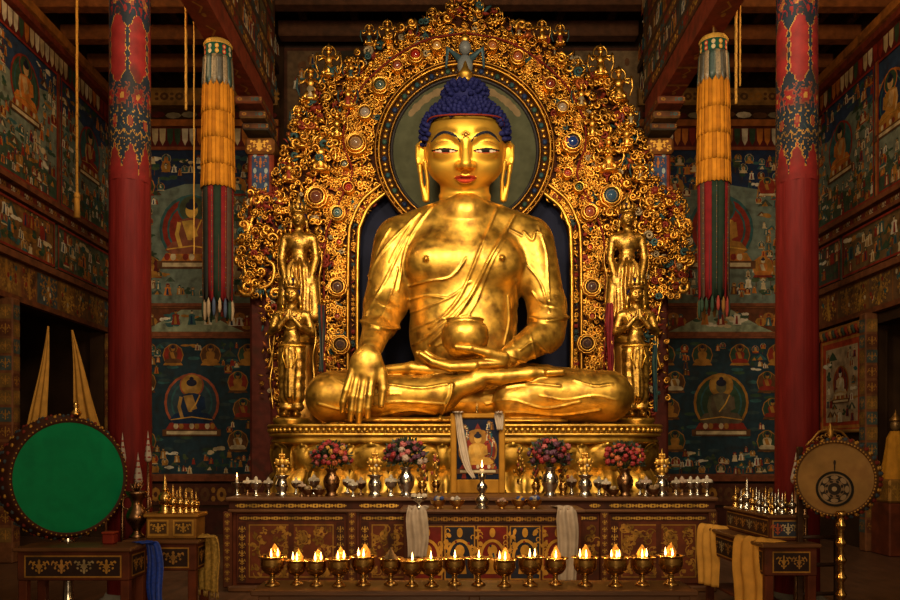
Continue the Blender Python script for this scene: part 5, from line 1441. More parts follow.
def torma(px,py,k,label):
    c,s=base_at(px,py,AZ); s*=k
    t=thing('butter_ornament_pot',label,'pot',c,'silver pots with golden butter ornaments')
    lathe_part(t,'pot','silver',c,s,[(6.5,0),(6.8,1),(5.2,3),(4.6,5),(6.4,8),(7,11),(6.2,14),(4.6,16.5),(5.4,18.5),(7.6,20),(7.8,20.8),(5,20.4)],24,(.25,.28,.26,1))
    m=MB(); g=(.70,.38,.07,.85)
    m.lathe([(3.*s,20*s),(3.4*s,22*s),(1.6*s,24*s),(1.6*s,40*s),(0,48*s)],c,n=10,col=g)
    for zz,rr in ((26,3.4),(34,4.0),(41,2.0)):
        for a in (0,1): m.sphere(c+A((a*2-1)*rr*s,-.5*s,zz*s),(rr*.85*s,1.6*s,rr*.8*s),n=10,m=6,col=g)
        m.sphere(c+A(0,-1.5*s,zz*s),(rr*.8*s,1.8*s,rr*.9*s),n=10,m=6,col=g)
    for i in range(10):
        a=2*PI*i/10; m.sphere(c+A(7*math.cos(a)*s,-.5*s,(33+6*math.sin(a))*s),1.3*s,n=6,m=4,col=g)
    m.sphere(c+A(1.5*s,-4*s,30*s),1.5*s,n=8,m=5,col=(.5,.4,.28)); m.build('butter_ornament','relief_gold',t); return t
for px,py,k,lb in ((237,495,1.,'silver offering cup with a burning candle at the altar\'s end nearest the green drum'),):
    cup(px,py,k,lb,lit=True,heap=None)
cups=[(247.5,495,.95,'silver cup heaped with white offering, second from the green drum end of the altar'),(256,496,1.05,'wide silver cup heaped white, third from the green drum end of the altar'),(268.5,495,.95,'silver cup heaped white, just before the first golden ornament pot'),
 (296,494,.9,'silver cup between the first golden ornament pot and the first bouquet'),(302,496.4,.8,'small low cup in front of the row near the first bouquet'),
 (314,494,1.05,'cup with white heap just beside the first flower vase'),(347.5,493,.9,'dark cup just past the first flower vase'),(353,496.4,.9,'small pale-topped cup in front, past the first flower vase'),
 (361,495,.95,'cup between first bouquet and second golden ornament pot'),(391,496,1.15,'cup with pointed silver heap before the second bouquet'),
 (571.5,494,1.0,'silver cup just past the third bouquet'),(599,495,1.,'cup with white heap beside the third golden ornament pot'),(606,496,.95,'second cup past the third golden ornament pot'),
 (640,495,.9,'cup just past the fourth bouquet'),(646,496,1.05,'cup with white heap before the last golden ornament pot'),
 (676,495,.95,'silver cup heaped white just past the last golden ornament pot'),(682,495,1.,'second white-heaped cup past the last golden ornament pot'),(690.5,495,1.,'third white-heaped cup past the last golden ornament pot'),(697.5,495,1.0,'fourth white-heaped cup past the last golden ornament pot'),(707,496,1.1,'silver cup heaped white at the altar\'s end nearest the tan drum')]
for i,(px,py,k,lb) in enumerate(cups): cup(px,py,k,lb,heap=R.choice([(.50,.40,.28),(.44,.36,.26),(.38,.26,.18)]),mat_='silver' if i%4 else 'bronze')
for px,py,k,lb in ((308,496.4,.8,'low dark bowl in front of the row near the first bouquet'),(319,496.4,.8,'low dark bowl in front of the first flower vase'),(613,496.4,.8,'low dark bowl just before the fourth bouquet'),(653,496.4,.85,'low dark bowl beside the last golden ornament pot')):
    bowl(px,py,k,lb,heap=[(.35,.25,.14),(.2,.12,.06)])
torma(282,496,1.0,'silver pot with golden butter ornament nearest the green drum'); torma(375,496,1.02,'silver pot with golden butter ornament between the first two bouquets'); torma(585,496,1.02,'silver pot with golden butter ornament between the last two bouquets'); torma(662,496,1.0,'silver pot with golden butter ornament nearest the tan drum')
# ---- flower vases
BL={}
def blossom_mesh(col):
    if col not in BL:
        m=MB(); 
        for k,(r,nn) in enumerate(((.8,5),(.5,4))):
            for i in range(nn): a=2*PI*i/nn+k; m.sphere((r*math.cos(a)*.6,r*math.sin(a)*.6,k*.35),(.55,.55,.35),n=7,m=5,col=tuple(c*(.85+.3*k) for c in col))
        m.sphere((0,0,.55),.3,n=6,m=4,col=tuple(min(1,c*1.3) for c in col)); 
        o=m.build('blossom','foliage'); BL[col]=o.data; bpy.data.objects.remove(o)
    return BL[col]
def bouquet(px,pyv,k,cols,lb,matv='silver'):
    c,s=base_at(px,pyv,AZ); s*=k
    t=thing('flower_vase',lb,'vase of flowers',c,'flower vases on the altar')
    lathe_part(t,'vase',matv,c,s,[(6.2,0),(6.4,1.2),(4.6,3),(5.0,5),(7.6,10),(8.4,15),(7.2,19),(4.8,22),(4.6,24.5),(6.6,27),(6.8,27.6),(4.4,26)],28)
    m=MB()
    for i in range(420):
        a=R.uniform(0,6.28); e=R.uniform(-.65,1.45); r=R.uniform(8,20.5)
        q=c+A(r*math.cos(a)*math.cos(e)*1.05*s,r*.8*math.sin(a)*math.cos(e)*s,(38+r*.85*math.sin(e))*s); cen=c+A(0,0,34*s); dirn=(q-cen)/np.linalg.norm(q-cen)
        u=np.cross(dirn,A(R.uniform(-1,1),R.uniform(-1,1),R.uniform(-1,1))); u/=np.linalg.norm(u)+1e-9
        L=R.uniform(4,7)*s; w=R.uniform(1.2,2.)*s; nn=np.cross(u,dirn)
        g=R.uniform(.6,1.3); col=R.choice([(.012*g,.03*g,.012*g),(.02*g,.035*g,.01*g),(.03*g,.04*g,.02*g)])
        m.add([q-dirn*L*.5,q+u*w+nn*.3*w,q+dirn*L*.5,q-u*w+nn*.3*w,q+nn*.5*w],[(0,1,4),(1,2,4),(2,3,4),(3,0,4)],col)
    for i in range(8): a=i*.8; m.tube([c+A(0,0,24*s),c+A(6*math.cos(a)*s,5*math.sin(a)*s,36*s)],.5*s,n=4,col=(.02,.04,.012))
    m.build('leaves','foliage',t)
    pts=[]; tries=0
    while len(pts)<34 and tries<3000:
        tries+=1; a=R.uniform(PI*.95,PI*2.05); e=R.uniform(-.45,1.45); rr=R.uniform(.75,1.08); q=A(17.5*rr*math.cos(a)*math.cos(e),13*rr*math.sin(a)*math.cos(e),38+13.5*rr*math.sin(e))
        if all(np.linalg.norm(q-p_)>4.5 for p_ in pts): pts.append(q)
    for q in pts:
        col=R.choice(cols); o=bpy.data.objects.new('blossom',blossom_mesh(col)); COL.objects.link(o); o.parent=t; o.location=tuple(q*s)
        d=Vector(tuple(q-A(0,0,34))).normalized(); o.rotation_euler=d.to_track_quat('Z','Y').to_euler(); o.scale=(R.uniform(2.6,3.9)*s,)*3
PK=(.32,.07,.06); RD=(.23,.009,.009); OR=(.36,.075,.014); YL=(.42,.2,.02); DP=(.10,.009,.02); WH=(.32,.22,.16); PU=(.07,.015,.035)
bouquet(331.5,496,1.0,[RD,RD,OR,PK,YL,RD],'bronze vase of red, pink and yellow flowers, nearest the green drum','bronze')
bouquet(406,496,1.06,[DP,PK,WH,PU,RD],'silver vase of dark red and pale pink flowers beside the framed painting\'s hanging-scarf side')
bouquet(550,496,1.06,[DP,PK,PU,PK,RD],'silver vase of purple and pink flowers just past the framed painting')
bouquet(625,496,1.0,[OR,RD,RD,PK,OR,RD],'bronze vase of bright orange and red flowers, nearest the tan drum','bronze')
# ---- framed painting with white scarf
fd=9.72; fx0,fx1=W(450.5,0,fd)[0],W(505,0,fd)[0]; fz0,fz1=AZ,W(0,413.5,fd)[2]
fr=thing('framed_painting','painted deity picture in a wide yellow frame standing at the altar\'s centre','framed painting',((fx0+fx1)/2,fd,AZ))
fw=.075
m=MB(); ycol=(.34,.15,.016,.2)
for lo,hi in (((fx0,fd-.03,fz0),(fx0+fw,fd+.03,fz1)),((fx1-fw,fd-.03,fz0),(fx1,fd+.03,fz1)),((fx0+fw,fd-.03,fz1-.06),(fx1-fw,fd+.03,fz1)),((fx0+fw,fd-.03,fz0),(fx1-fw,fd+.03,fz0+.17))): m.bbox(lo,hi,.012,col=ycol)
m.build('frame','plain',fr)
m=MB(); m.box((fx0+fw,fd-.005,fz0+.17),(fx1-fw,fd+.02,fz1-.06),col=(.006,.010,.026)); p=Plane(m,(0,fd-.005,0),(1,0,0),(0,0,1),(0,-1,0)); cx=(fx0+fx1)/2; zc=(fz0+fz1)/2+.05
figure(p,cx,zc+.0,.36,3,dict(halo=RED,ring=OCH,robe=(.5,.25,.04),head=OCH,skin=(.55,.30,.06),seat=RED),True)
p.poly([(cx-.17,zc-.02),(cx,zc+.32),(cx+.17,zc-.02)],(.16,.02,.012),1)
for i in range(26):
    x=cx+R.choice((-1,1))*R.uniform(.10,.20); z=R.uniform(fz0+.2,fz1-.14); attendant_figure(p,x,z,.1,2)
m.build('picture','paint',fr)
lathe_part(fr,'finial','brass',W(477,413.5,fd),fd/F,[(2,0),(2.2,1),(.8,3),(1.6,5),(.6,8),(0,12)],10)
# ---- cloth strips
def hang(name,path_pts,w,label,cat,mat_,col,folds_=3,amp=.012,group=None,solid=.004,taper=1.,axis=(1,0,0),fringe=None):
    """cloth strip following a path, pleated across its width"""
    P=smooth_line(path_pts,8); axis=A(*axis); nu=15; G=[]
    t=np.gradient(P,axis=0); t/=np.linalg.norm(t,axis=1)[:,None]
    for i in range(nu):
        u=i/(nu-1)-.5; row=[]
        for j in range(len(P)):
            f=j/(len(P)-1); nn=np.cross(axis,t[j]); nn/=np.linalg.norm(nn)+1e-9
            row.append(P[j]+axis*u*w*(1+(taper-1)*f)+nn*amp*math.sin(u*2*PI*folds_+.8*f)*(min(1,f*3)*.8+.2)+axis*.01*math.sin(f*9+u*3))
        G.append(row)
    m=MB(); m.grid(G,col=col)
    if fringe:
        for i in range(0,nu):
            e=np.array(G[i][-1]); m.tube([e,e+A(0,0,-.05)],.004,n=4,col=fringe)
    return tag(m.build(name,mat_,solid=solid),label,cat,group)
KH=(.40,.30,.21)
for px,y1,lb in ((417,557,'white ceremonial scarf hanging over the table corner beside the second bouquet'),(567,584,'white ceremonial scarf hanging over the table corner beside the third bouquet')):
    x=W(px,0,TY-.05)[0]
    for k in (-1,1):
        if k==-1: hang('ceremonial_scarf',[(x,TY+.42,TZ2+.010),(x,TY+.1,TZ2+.010),(x,TY-.035,TZ2+.008),(x,TY-.06,TZ2-.08),(x+.01,TY-.055,TZ2-.3),(x,TY-.05,W(0,y1,TY)[2])],.205,lb,'scarf','cloth',KH,2.5,.022)
hang('ceremonial_scarf',[W(458,415,9.6)+A(0,.12,.035),W(458,412,9.62),W(458.5,416,9.66),W(462,440,9.64),W(467,465,9.55),W(474,478,9.4)],.125,'white scarf draped over the yellow frame and trailing past its picture','scarf','cloth',KH,2,.012,taper=.45)
hang('ceremonial_scarf',[W(499,415,9.62)+A(0,.12,.035),W(499,412,9.62),W(499,416,9.66),W(500,430,9.66)],.09,'short white scarf end hanging at the bowl-side corner of the yellow frame','scarf','cloth',KH,2,.010)
# ---- pieces on the offering table
c,s=base_at(482,508.8,TZ2); cs=thing('silver_candlestick','tall silver candlestick with a lit candle before the framed painting','candlestick',c)
lathe_part(cs,'stem','silver',c,s*.95,[(7.4,0),(7.6,1.4),(5,4),(7.2,8),(7.4,10),(4.,13),(2.4,16),(4.4,19),(6,22),(5.2,25),(2.4,28),(2.2,30),(3.6,32),(4.2,36),(3.6,37),(0,37)],26)
lathe_part(cs,'candle','plain',c+A(0,0,36*s*.95),s*.9,[(2.4,0),(2.3,6),(0,6.2)],12,(.6,.48,.3)); flame(cs,c+A(0,0,41*s),.075)
l=bpy.data.lights.new('flame_glow','POINT'); l.energy=1.5; l.color=(1,.55,.18); l.shadow_soft_size=.015; o=bpy.data.objects.new('flame_glow',l); COL.objects.link(o); o.parent=cs; o.location=(0,-.05,55*s)
BLU=[(.03,.05,.16),(.02,.035,.12),(.30,.26,.22),(.40,.22,.04)]
c0='small offering bowls before the framed painting'
bowl(438,508.5,.95,'brass bowl of blue flowers nearest the lowered-hand end of the offering table',z=TZ2,mat_='brass',heap=BLU,group=c0)
bowl(457,508.5,.95,'brass bowl of blue and white flowers just before the silver candlestick',z=TZ2,mat_='brass',heap=BLU+[(.45,.38,.3)],group=c0)
bowl(502,508.5,.8,'brass bowl with a pale cone just past the silver candlestick',z=TZ2,mat_='brass',heap=[(.35,.18,.12),(.3,.2,.15)],group=c0)
bowl(519,508.5,.95,'brass bowl of blue and yellow flowers, second past the silver candlestick',z=TZ2,mat_='brass',heap=BLU+[(.5,.3,.05)],group=c0)
bowl(534,508.7,1.0,'broad brass bowl of blue flowers at the bowl-side end of the offering table',z=TZ2,mat_='brass',heap=BLU,group=c0)
c,s=base_at(419,508,TZ2+.012); b=thing('silver_dish','silver footed dish with pale lotus rim standing on the white scarf','dish',c)
lathe_part(b,'dish','silver',c,s,[(4.5,0),(4.8,1),(2,3),(1.6,5),(5,7.5),(8.5,10),(9,11.5),(7.6,11)],22); m=MB()
for i in range(8): a=i*PI/4; m.sphere(c+A(6.2*math.cos(a)*s,6.2*math.sin(a)*s,12*s),(2.2*s,2.2*s,2.6*s),n=7,m=5,col=(.5,.4,.28))
m.build('petals','plain',b)
def branch(px,py,h,lb):
    c,s=base_at(px,py,AZ); t=thing('golden_branch',lb,'ornament',c,'golden branch ornaments around the framed painting')
    lathe_part(t,'pot','brass',c,s,[(4,0),(4.2,1),(2.6,3),(4.2,6),(4.8,9),(3.4,11),(4.,12)],16)
    m=MB(); m.tube([c+A(0,0,9*s),c+A(0,0,h*s)],.8*s,n=6,col=(.45,.25,.05,.9))
    for i in range(26):
        a=R.uniform(0,6.28); z=R.uniform(.4,1)*h; r=R.uniform(2,9)*(1.2-z/h); q=c+A(r*math.cos(a)*s,r*math.sin(a)*s*.6,z*s); m.tube([c+A(0,0,(z-4)*s),q],.35*s,n=4,col=(.3,.15,.03,.8)); m.sphere(q,(1.5*s,1*s,2.2*s),n=6,m=4,col=R.choice([(.5,.27,.05,.9),(.4,.2,.04,.9),(.06,.05,.02,.2),(.3,.06,.03,.2)]))
    m.build('sprays','relief_gold',t)
branch(422,493,34,'golden branch ornament just past the second bouquet'); branch(436,492,38,'tall golden ornament between second bouquet and yellow frame'); branch(520,491,42,'tall golden ornament just past the yellow frame'); branch(536,494,32,'golden branch ornament just before the third bouquet'); branch(563,495,34,'dark gilt censer-like spray just past the third bouquet')
# ================================================================= hanging banners
def banner(px,pyt,pyb,d,order,lb):
    c=W(px,pyt,d); s=d/F; H=(pyb-pyt); t=thing('victory_banner',lb,'banner',c,'cylindrical silk banners hanging from the beams')
    r0=13.5
    def skirt(name,y0,y1,r1,r2,n,cols,mat_='cloth',point=3.,lift=.0,gap=.06):
        """ring of overlapping cloth tongues from y0 down to y1 (pixels below the top)"""
        m=MB()
        for i in range(n):
            a0=2*PI*i/n; w=2*PI/n*(1.10); col=cols[i%len(cols)]; G=[]
            for q in range(5):
                u=-.5+q/4; a=a0+u*w; row=[]
                for j in range(7):
                    v=j/6; yy=y0+(y1-y0)*v+ (point*(1-abs(2*u)) if j==6 else 0)
                    r=(r1+(r2-r1)*v)+.5*math.cos(u*PI)+(.4 if i%2 else 0)
                    row.append(c+A(r*math.cos(a)*s,r*math.sin(a)*s,-yy*s))
                G.append(row)
            m.grid(G,col=col)
        return m.build(name,mat_,t,solid=.004)
    m=MB(); m.tube([A(c[0],c[1],6.998),c],.012,n=6,col=(.2,.1,.03)); m.build('hanging_cord','plain',t)
    m=MB(); m.lathe([(r0*.55*s,2*s),(r0*.9*s,0),(r0*s,-2*s),(r0*s,-5*s),(r0*.96*s,-6*s)],c,n=28,col=(.42,.22,.04,.3)); 
    for i in range(28):
        a=2*PI*i/28; m.sphere(c+A(r0*math.cos(a)*s,r0*math.sin(a)*s,-3.5*s),.9*s,n=5,m=4,col=(.5,.28,.05,.6))
    m.build('canopy_ring','plain',t)
    m=MB(); m.lathe([(r0*.99*s,-5*s),(r0*.99*s,-20*s)],c,n=28,col=(.008,.05,.028)); p=None
    for i in range(12):
        a=2*PI*i/12+.2; b=A(math.cos(a),math.sin(a),0)
        pl=Plane(m,c+b*(r0*1.005*s),(-math.sin(a),math.cos(a),0),(0,0,1),b)
        for yy in (-9,-14): pl.ell(0,yy*s,2.0*s,2.4*s,[(.45,.2,.03),(.4,.04,.02),(.4,.3,.18)][i%3],1,8); pl.ell(0,yy*s,.9*s,1.1*s,(.5,.35,.12),2,6)
    m.build('green_valance','cloth',t)
    skirt('patterned_valance',17,43,r0*1.0,r0*1.1,16,[(.16,.11,.055),(.05,.04,.025),(.20,.13,.065),(.02,.04,.03)],'brocade',5)
    Y=[(.36,.125,.007),(.27,.09,.005),(.39,.14,.009)]
    tiers=[(42,72),(69,98),(95,124),(121,146)]
    for k,(a,b) in enumerate(tiers): skirt('yellow_tier',a,b,r0*(1.06+.02*k),r0*(1.13+.02*k),24,Y[k%3:]+Y[:k%3],'cloth',1.6)
    cols=order
    skirt('coloured_strips',143,H-22,r0*1.10,r0*1.04,14,cols,'cloth',7.)
    m=MB()
    for i in range(14):
        a=2*PI*i/14+.1; rr=r0*1.12; x=c+A(rr*math.cos(a)*s,rr*math.sin(a)*s,-(146)*s)
        m.tube([x,x-A(0,0,(H-146-26)*s)],.3*s,n=4,col=[(.12,.05,.01),(.02,.03,.04),(.10,.06,.035),(.16,.015,.01)][i%4])
        if i%2==0:
            for yy in np.arange(152,H-28,5): m.sphere(x+A(0,0,-(yy-146)*s),.55*s,n=5,m=4,col=[(.2,.08,.02),(.03,.05,.09),(.2,.13,.08)][int(yy)%3])
    m.build('bead_strings','plain',t)
    m=MB()
    for i in range(16):
        a=2*PI*i/16; x=c+A(r0*1.05*math.cos(a)*s,r0*1.05*math.sin(a)*s,-(H-20)*s); b_=R.uniform(14,22)*s
        m.lathe([(.5*s,0),(1.6*s,-4*s),(1.9*s,-b_*.7),(1.0*s,-b_),(0,-b_-.5*s)],x,n=6,col=R.choice([(.24,.16,.09),(.16,.07,.015),(.04,.05,.08),(.2,.03,.02),(.02,.035,.02)]))
    m.build('tassels','cloth',t)
RD_=(.12,.006,.007); GR_=(.010,.018,.010); DK_=(.014,.014,.010); MU=(.05,.028,.018)
banner(218,43,320,10.55,[RD_,GR_,RD_,MU,DK_],'yellow tiered cylindrical banner with red and dark strips, hanging by the green drum\'s side')
banner(713.5,38.5,318,10.25,[GR_,GR_,RD_,MU,RD_],'yellow tiered cylindrical banner with dark green and red strips, hanging by the tan drum\'s side')
def cord(px,y0,y1,d,r,label,beads=False,x2=None):
    m=MB(); a=W(px,y0,d); b=W(px if x2 is None else x2,y1,d); n=60
    pts=[a+(b-a)*i/n+A(.0015*math.sin(i*.9),0,0) for i in range(n+1)]
    m.tube(pts,r,n=6,col=(.40,.20,.035,.2))
    for i in range(0,n,3): m.sphere(pts[i],r*1.35,n=6,m=4,col=(.34,.16,.03,.2))
    if beads:
        e=b; m.sphere(e,(r*2.4,r*2.4,r*3),n=8,m=6,col=(.45,.22,.04,.3)); m.tube([e,e-A(0,0,.3)],[r*1.8,r*2.4],n=8,col=(.45,.22,.04,.3))
    return tag(m.build('hanging_rope','plain'),label,'rope','twisted yellow hanging cords')
def cbeam_z(y): return 8.22
cord(77,-38,196,11.9*.93,.019,'thick twisted yellow cord hanging before the mural nearest the green drum',True)
cord(186,-40,110,10.4,.016,'short yellow cord hanging just beside the pillar on the green drum\'s side')
cord(194,-40,255,10.35,.009,'long thin yellow cord beside the yellow banner on the green drum\'s side')
cord(736,-40,104,10.0,.017,'short yellow cord hanging between the banner and pillar on the tan drum\'s side')
cord(740,-40,86,10.0,.011,'shorter thin cord beside a thicker one on the tan drum\'s side')
# ================================================================= green drum side
def drum(name,px,py,d,R_,thick,ang,lb,skin,rimcol,emblem=False):
    c=W(px,py,d); t=thing(name,lb,'drum',c); n=A(math.sin(ang),-math.cos(ang),0); u=A(math.cos(ang),math.sin(ang),0)
    M=np.stack([u,A(0,0,1),-n],1)          # local x across, y up, z into the drum
    def lat(nm,mt,prof,col=(1,1,1),nn=64):
        m=MB(); m.lathe(prof,(0,0,0),n=nn,col=col,caps=False); v=np.vstack(m.v)@M.T+c; q=MB(); q.add(v,[f for f in m.f],col); return q.build(nm,mt,t)
    lat('drum_skin',skin,[(R_*.975,.0),(R_*.6,-.006),(0,-.008)][::-1])
    lat('back_skin',skin,[(0,thick+.006),(R_*.6,thick+.005),(R_*.975,thick)][::-1])
    q=MB(); q.lathe([(R_*.97,-.004),(R_*1.0,-.018),(R_*1.035,-.014),(R_*1.05,.01),(R_*1.09,thick*.3),(R_*1.11,thick*.5),(R_*1.09,thick*.7),(R_*1.05,thick-.01),(R_*1.035,thick+.014),(R_*.97,thick+.004)],(0,0,0),n=72,col=rimcol,caps=False)
    V=np.vstack(q.v)@M.T+c; q2=MB(); q2.add(V,q.f,rimcol); 
    k=46
    for i in range(k):
        a=2*PI*i/k
        for zz in (thick*.22,thick*.5,thick*.78):
            rr=R_*1.095 if zz==thick*.5 else R_*1.08; v=A(rr*math.cos(a),rr*math.sin(a),zz); q2.sphere(M@v+c,(.016,.016,.02),n=6,m=4,col=[(.45,.22,.04,.7),(.14,.02,.012,0),(.04,.05,.06,0)][(i+int(zz*50))%3])
    for i in range(72):
        a=2*PI*i/72; v=A(R_*1.018*math.cos(a),R_*1.018*math.sin(a),-.02); q2.sphere(M@v+c,.009,n=6,m=4,col=(.45,.24,.06,.9))
    q2.build('barrel','plain',t)
    return t,c,M
dd=6.98; ds=dd/F
dt,dc,dM=drum('green_drum',70.5,477.5,dd,.495,.25,math.radians(50),'large green-faced drum with ornate rim on a stand beside the red pillar','drum_green',(.05,.016,.008,0))
m=MB(); b=A(dc[0]-.07,dc[1]+.11,0); m.lathe([(.14,0),(.15,.04),(.10,.10),(.05,.16),(.04,.5),(.06,.54),(.04,.58),(.045,.70),(.09,.74),(.05,.79),(.07,.83),(.05,.86)],b,n=24); m.build('stand_post','silver',dt)
m=MB(); q=dc+A(.0,.1,.55); m.lathe([(.03,-.02),(.05,.02),(.02,.05),(.03,.08),(0,.13)],q,n=12); m.build('finial','brass',dt)
# low painted desk in front
def desk(name,x0,x1,y0,y1,z,lb,panel,legs=4):
    t=thing(name,lb,'table',((x0+x1)/2,(y0+y1)/2,0))
    m=MB(); m.bbox((x0-.03,y0-.03,z-.035),(x1+.03,y1+.03,z),.01); m.build('tabletop','table_wood',t)
    m=MB(); m.bbox((x0,y0,z-.27),(x1,y1,z-.035),.008,col=(.085,.022,.010)); p=Plane(m,(0,y0,0),(1,0,0),(0,0,1),(0,-1,0))
    p.rect(x0+.06,z-.245,x1-.06,z-.065,(.025,.012,.010),1); border(p,x0+.06,z-.245,x1-.06,z-.065,.012,(.40,.19,.035,.6),2)
    panel(p,x0+.09,x1-.09,z-.155,.15)
    for sx,xx in ((-1,x0),(1,x1)):
        p2=Plane(m,(xx,0,0),(0,1,0),(0,0,1),(sx,0,0)); p2.rect(y0+.05,z-.245,y1-.05,z-.065,(.025,.012,.010),1); border(p2,y0+.05,z-.245,y1-.05,z-.065,.012,(.40,.19,.035,.6),2); panel(p2,y0+.08,y1-.08,z-.155,.15)
    m.build('drawer_box','paint',t)
    for xx in (x0+.04,x1-.04):
        for yy in (y0+.04,y1-.04): m=MB(); m.bbox((xx-.035,yy-.035,0),(xx+.035,yy+.035,z-.27),.006); m.build('leg','lacquer',t)
    m=MB(); m.bbox((x0+.05,y0+.05,.18),(x1-.05,y1-.05,.21),.006); m.build('stretcher_shelf','lacquer',t)
    return t
def gold_scroll_panel(p,x0,x1,zc,h):
    n=max(2,int((x1-x0)/.16)); w=(x1-x0)/n
    for i in range(n): ornament(p,x0+(i+.5)*w,zc,w*1.0,h*.9,3,[(.5,.25,.05,.7),(.42,.2,.05,.5),(.35,.25,.12,.2)][i%3],2)
d0=6.5; zt=.80
desk('painted_desk',W(17,0,d0)[0],W(129,0,d0)[0],d0,6.88,zt,'low brown desk with a dark gilt scroll panel in front of the green drum',gold_scroll_panel)
# red cup
c=A(W(110,0,6.75)[0],6.75,zt); t=thing('red_box','small red lacquer box on the desk in front of the green drum','box',c)
m=MB(); m.bbox((c[0]-.05,c[1]-.05,zt),(c[0]+.05,c[1]+.05,zt+.085),.012,col=(.16,.018,.010)); m.build('box','plain',t)
m=MB(); m.bbox((c[0]-.055,c[1]-.055,zt+.085),(c[0]+.055,c[1]+.055,zt+.105),.008,col=(.22,.03,.012)); m.build('lid','plain',t)
# blue scarf over the desk's end
xs=W(143,0,6.5)[0]
hang('blue_scarf',[(xs-.13,6.72,zt+.012),(xs-.05,6.72,zt+.014),(xs+.005,6.70,zt+.0),(xs+.035,6.68,zt-.15),(xs+.03,6.66,zt-.35),(xs+.05,6.64,zt-.52)],.19,'shiny blue embroidered scarf hanging off the desk end below the green drum','scarf','brocade',(.006,.035,.30),2.5,.018,axis=(.75,-.66,0),fringe=(.02,.04,.2))
# second desk with gold brocade and shrine chest
d1=7.0; zt1=1.6-91*d1/F
desk('side_table',W(126,0,d1)[0],W(196,0,d1)[0],d1,7.40,zt1,'small dark table with carved front under the gilded chest, beside the green drum\'s desk',gold_scroll_panel)
xx=W(197,0,d1)[0]
hang('gold_brocade',[(xx-.14,7.2,zt1+.012),(xx-.03,7.2,zt1+.014),(xx+.045,7.18,zt1+.0),(xx+.065,7.16,zt1-.15),(xx+.06,7.14,zt1-.32),(xx+.07,7.12,zt1-.47)],.33,'yellow gold brocade cloth hanging off the side table under the gilded chest','cloth','brocade',(.44,.25,.045,.25),3,.02,axis=(.72,-.69,0),fringe=(.35,.2,.04))
cx0,cx1=W(147,0,7.1)[0],W(197,0,7.1)[0]; ch=thing('gilded_chest','small gilded chest carrying a row of golden stupas on the side table','chest',((cx0+cx1)/2,7.2,zt1))
m=MB(); m.bbox((cx0,7.07,zt1),(cx1,7.34,zt1+.19),.012,col=(.30,.14,.03,.6)); p=Plane(m,(0,7.07,0),(1,0,0),(0,0,1),(0,-1,0))
w=(cx1-cx0)/2
for k in range(2): border(p,cx0+k*w+.02,zt1+.03,cx0+(k+1)*w-.02,zt1+.17,.012,(.6,.32,.06,.9),1); p.rect(cx0+k*w+.04,zt1+.05,cx0+(k+1)*w-.04,zt1+.15,(.06,.03,.012),2); ornament(p,cx0+(k+.5)*w,zt1+.10,w*.7,.10,3,(.6,.32,.06,.9),2)
m.build('box','paint',ch)
m=MB(); m.bbox((cx0-.02,7.05,zt1+.19),(cx1+.02,7.36,zt1+.225),.01,col=(.42,.2,.04,.8)); m.build('lid','plain',ch)
def stupa(c,s,lb,mat_,group,col=(.6,.33,.07,1),heap=False):
    t=thing('miniature_stupa',lb,'ornament',c,group)
    lathe_part(t,'base',mat_,c,s,[(5,0),(5.2,1),(3.6,2),(3.8,4),(2.6,5),(3,6)],14)
    lathe_part(t,'dome',mat_,c,s,[(3,6),(4.4,8),(4.8,11),(4.0,13.5),(2,15),(1.8,16)],16)
    lathe_part(t,'spire',mat_,c,s,[(2.2,16),(2.3,17),(1.5,18),(1.6,19),(1.1,20.5),(1.2,21.5),(.7,23.5),(.9,24.5),(0,28)],10)
    return t
zc=zt1+.225
row=[(165,1.5,0),(173,1.12,.0),(180,1.05,.02),(186,.95,.04),(192,.9,.06),(196,.8,.10),(169,.85,.12),(177,.85,.14)]
for i,(px,k,dy) in enumerate(row):
    d=7.12+dy; c=A((px-CX)*d/F,d,zc); lb='tallest golden miniature stupa at the pillar end of the gilded chest' if i==0 else ('golden miniature stupa, %s in the front row on the gilded chest'%ordinal(i) if i<6 else 'golden miniature stupa, %s in the rear row on the gilded chest'%ordinal(i-6))
    stupa(c,d/F*k*.95,lb,'brass','golden stupas on the gilded chest')
# dark bronze urn
c=A(W(137,0,7.2)[0],7.2,zt1); 
ur=thing('bronze_urn','dark bronze urn with flared mouth standing between the red pillar and gilded chest','urn',c); s=7.2/F*.93
lathe_part(ur,'urn','bronze',c,s,[(8,0),(8.4,1.5),(5,4),(4,8),(7,13),(11,19),(11.5,24),(9,30),(6,34),(5.5,38),(8,43),(11,47),(11.6,50),(8,49),(7,46)],28)
m=MB()
for sg in (-1,1): m.tube(smooth_line([c+A(sg*9*s,0,30*s),c+A(sg*15*s,0,33*s),c+A(sg*14*s,0,42*s),c+A(sg*8*s,0,44*s)],5),1.1*s,n=7)
for i in range(14): a=R.uniform(0,6.28); m.tube([c+A(0,0,46*s),c+A(7*math.cos(a)*s,7*math.sin(a)*s,(54+R.uniform(0,8))*s)],.7*s,n=5)
m.build('handles','bronze',ur)
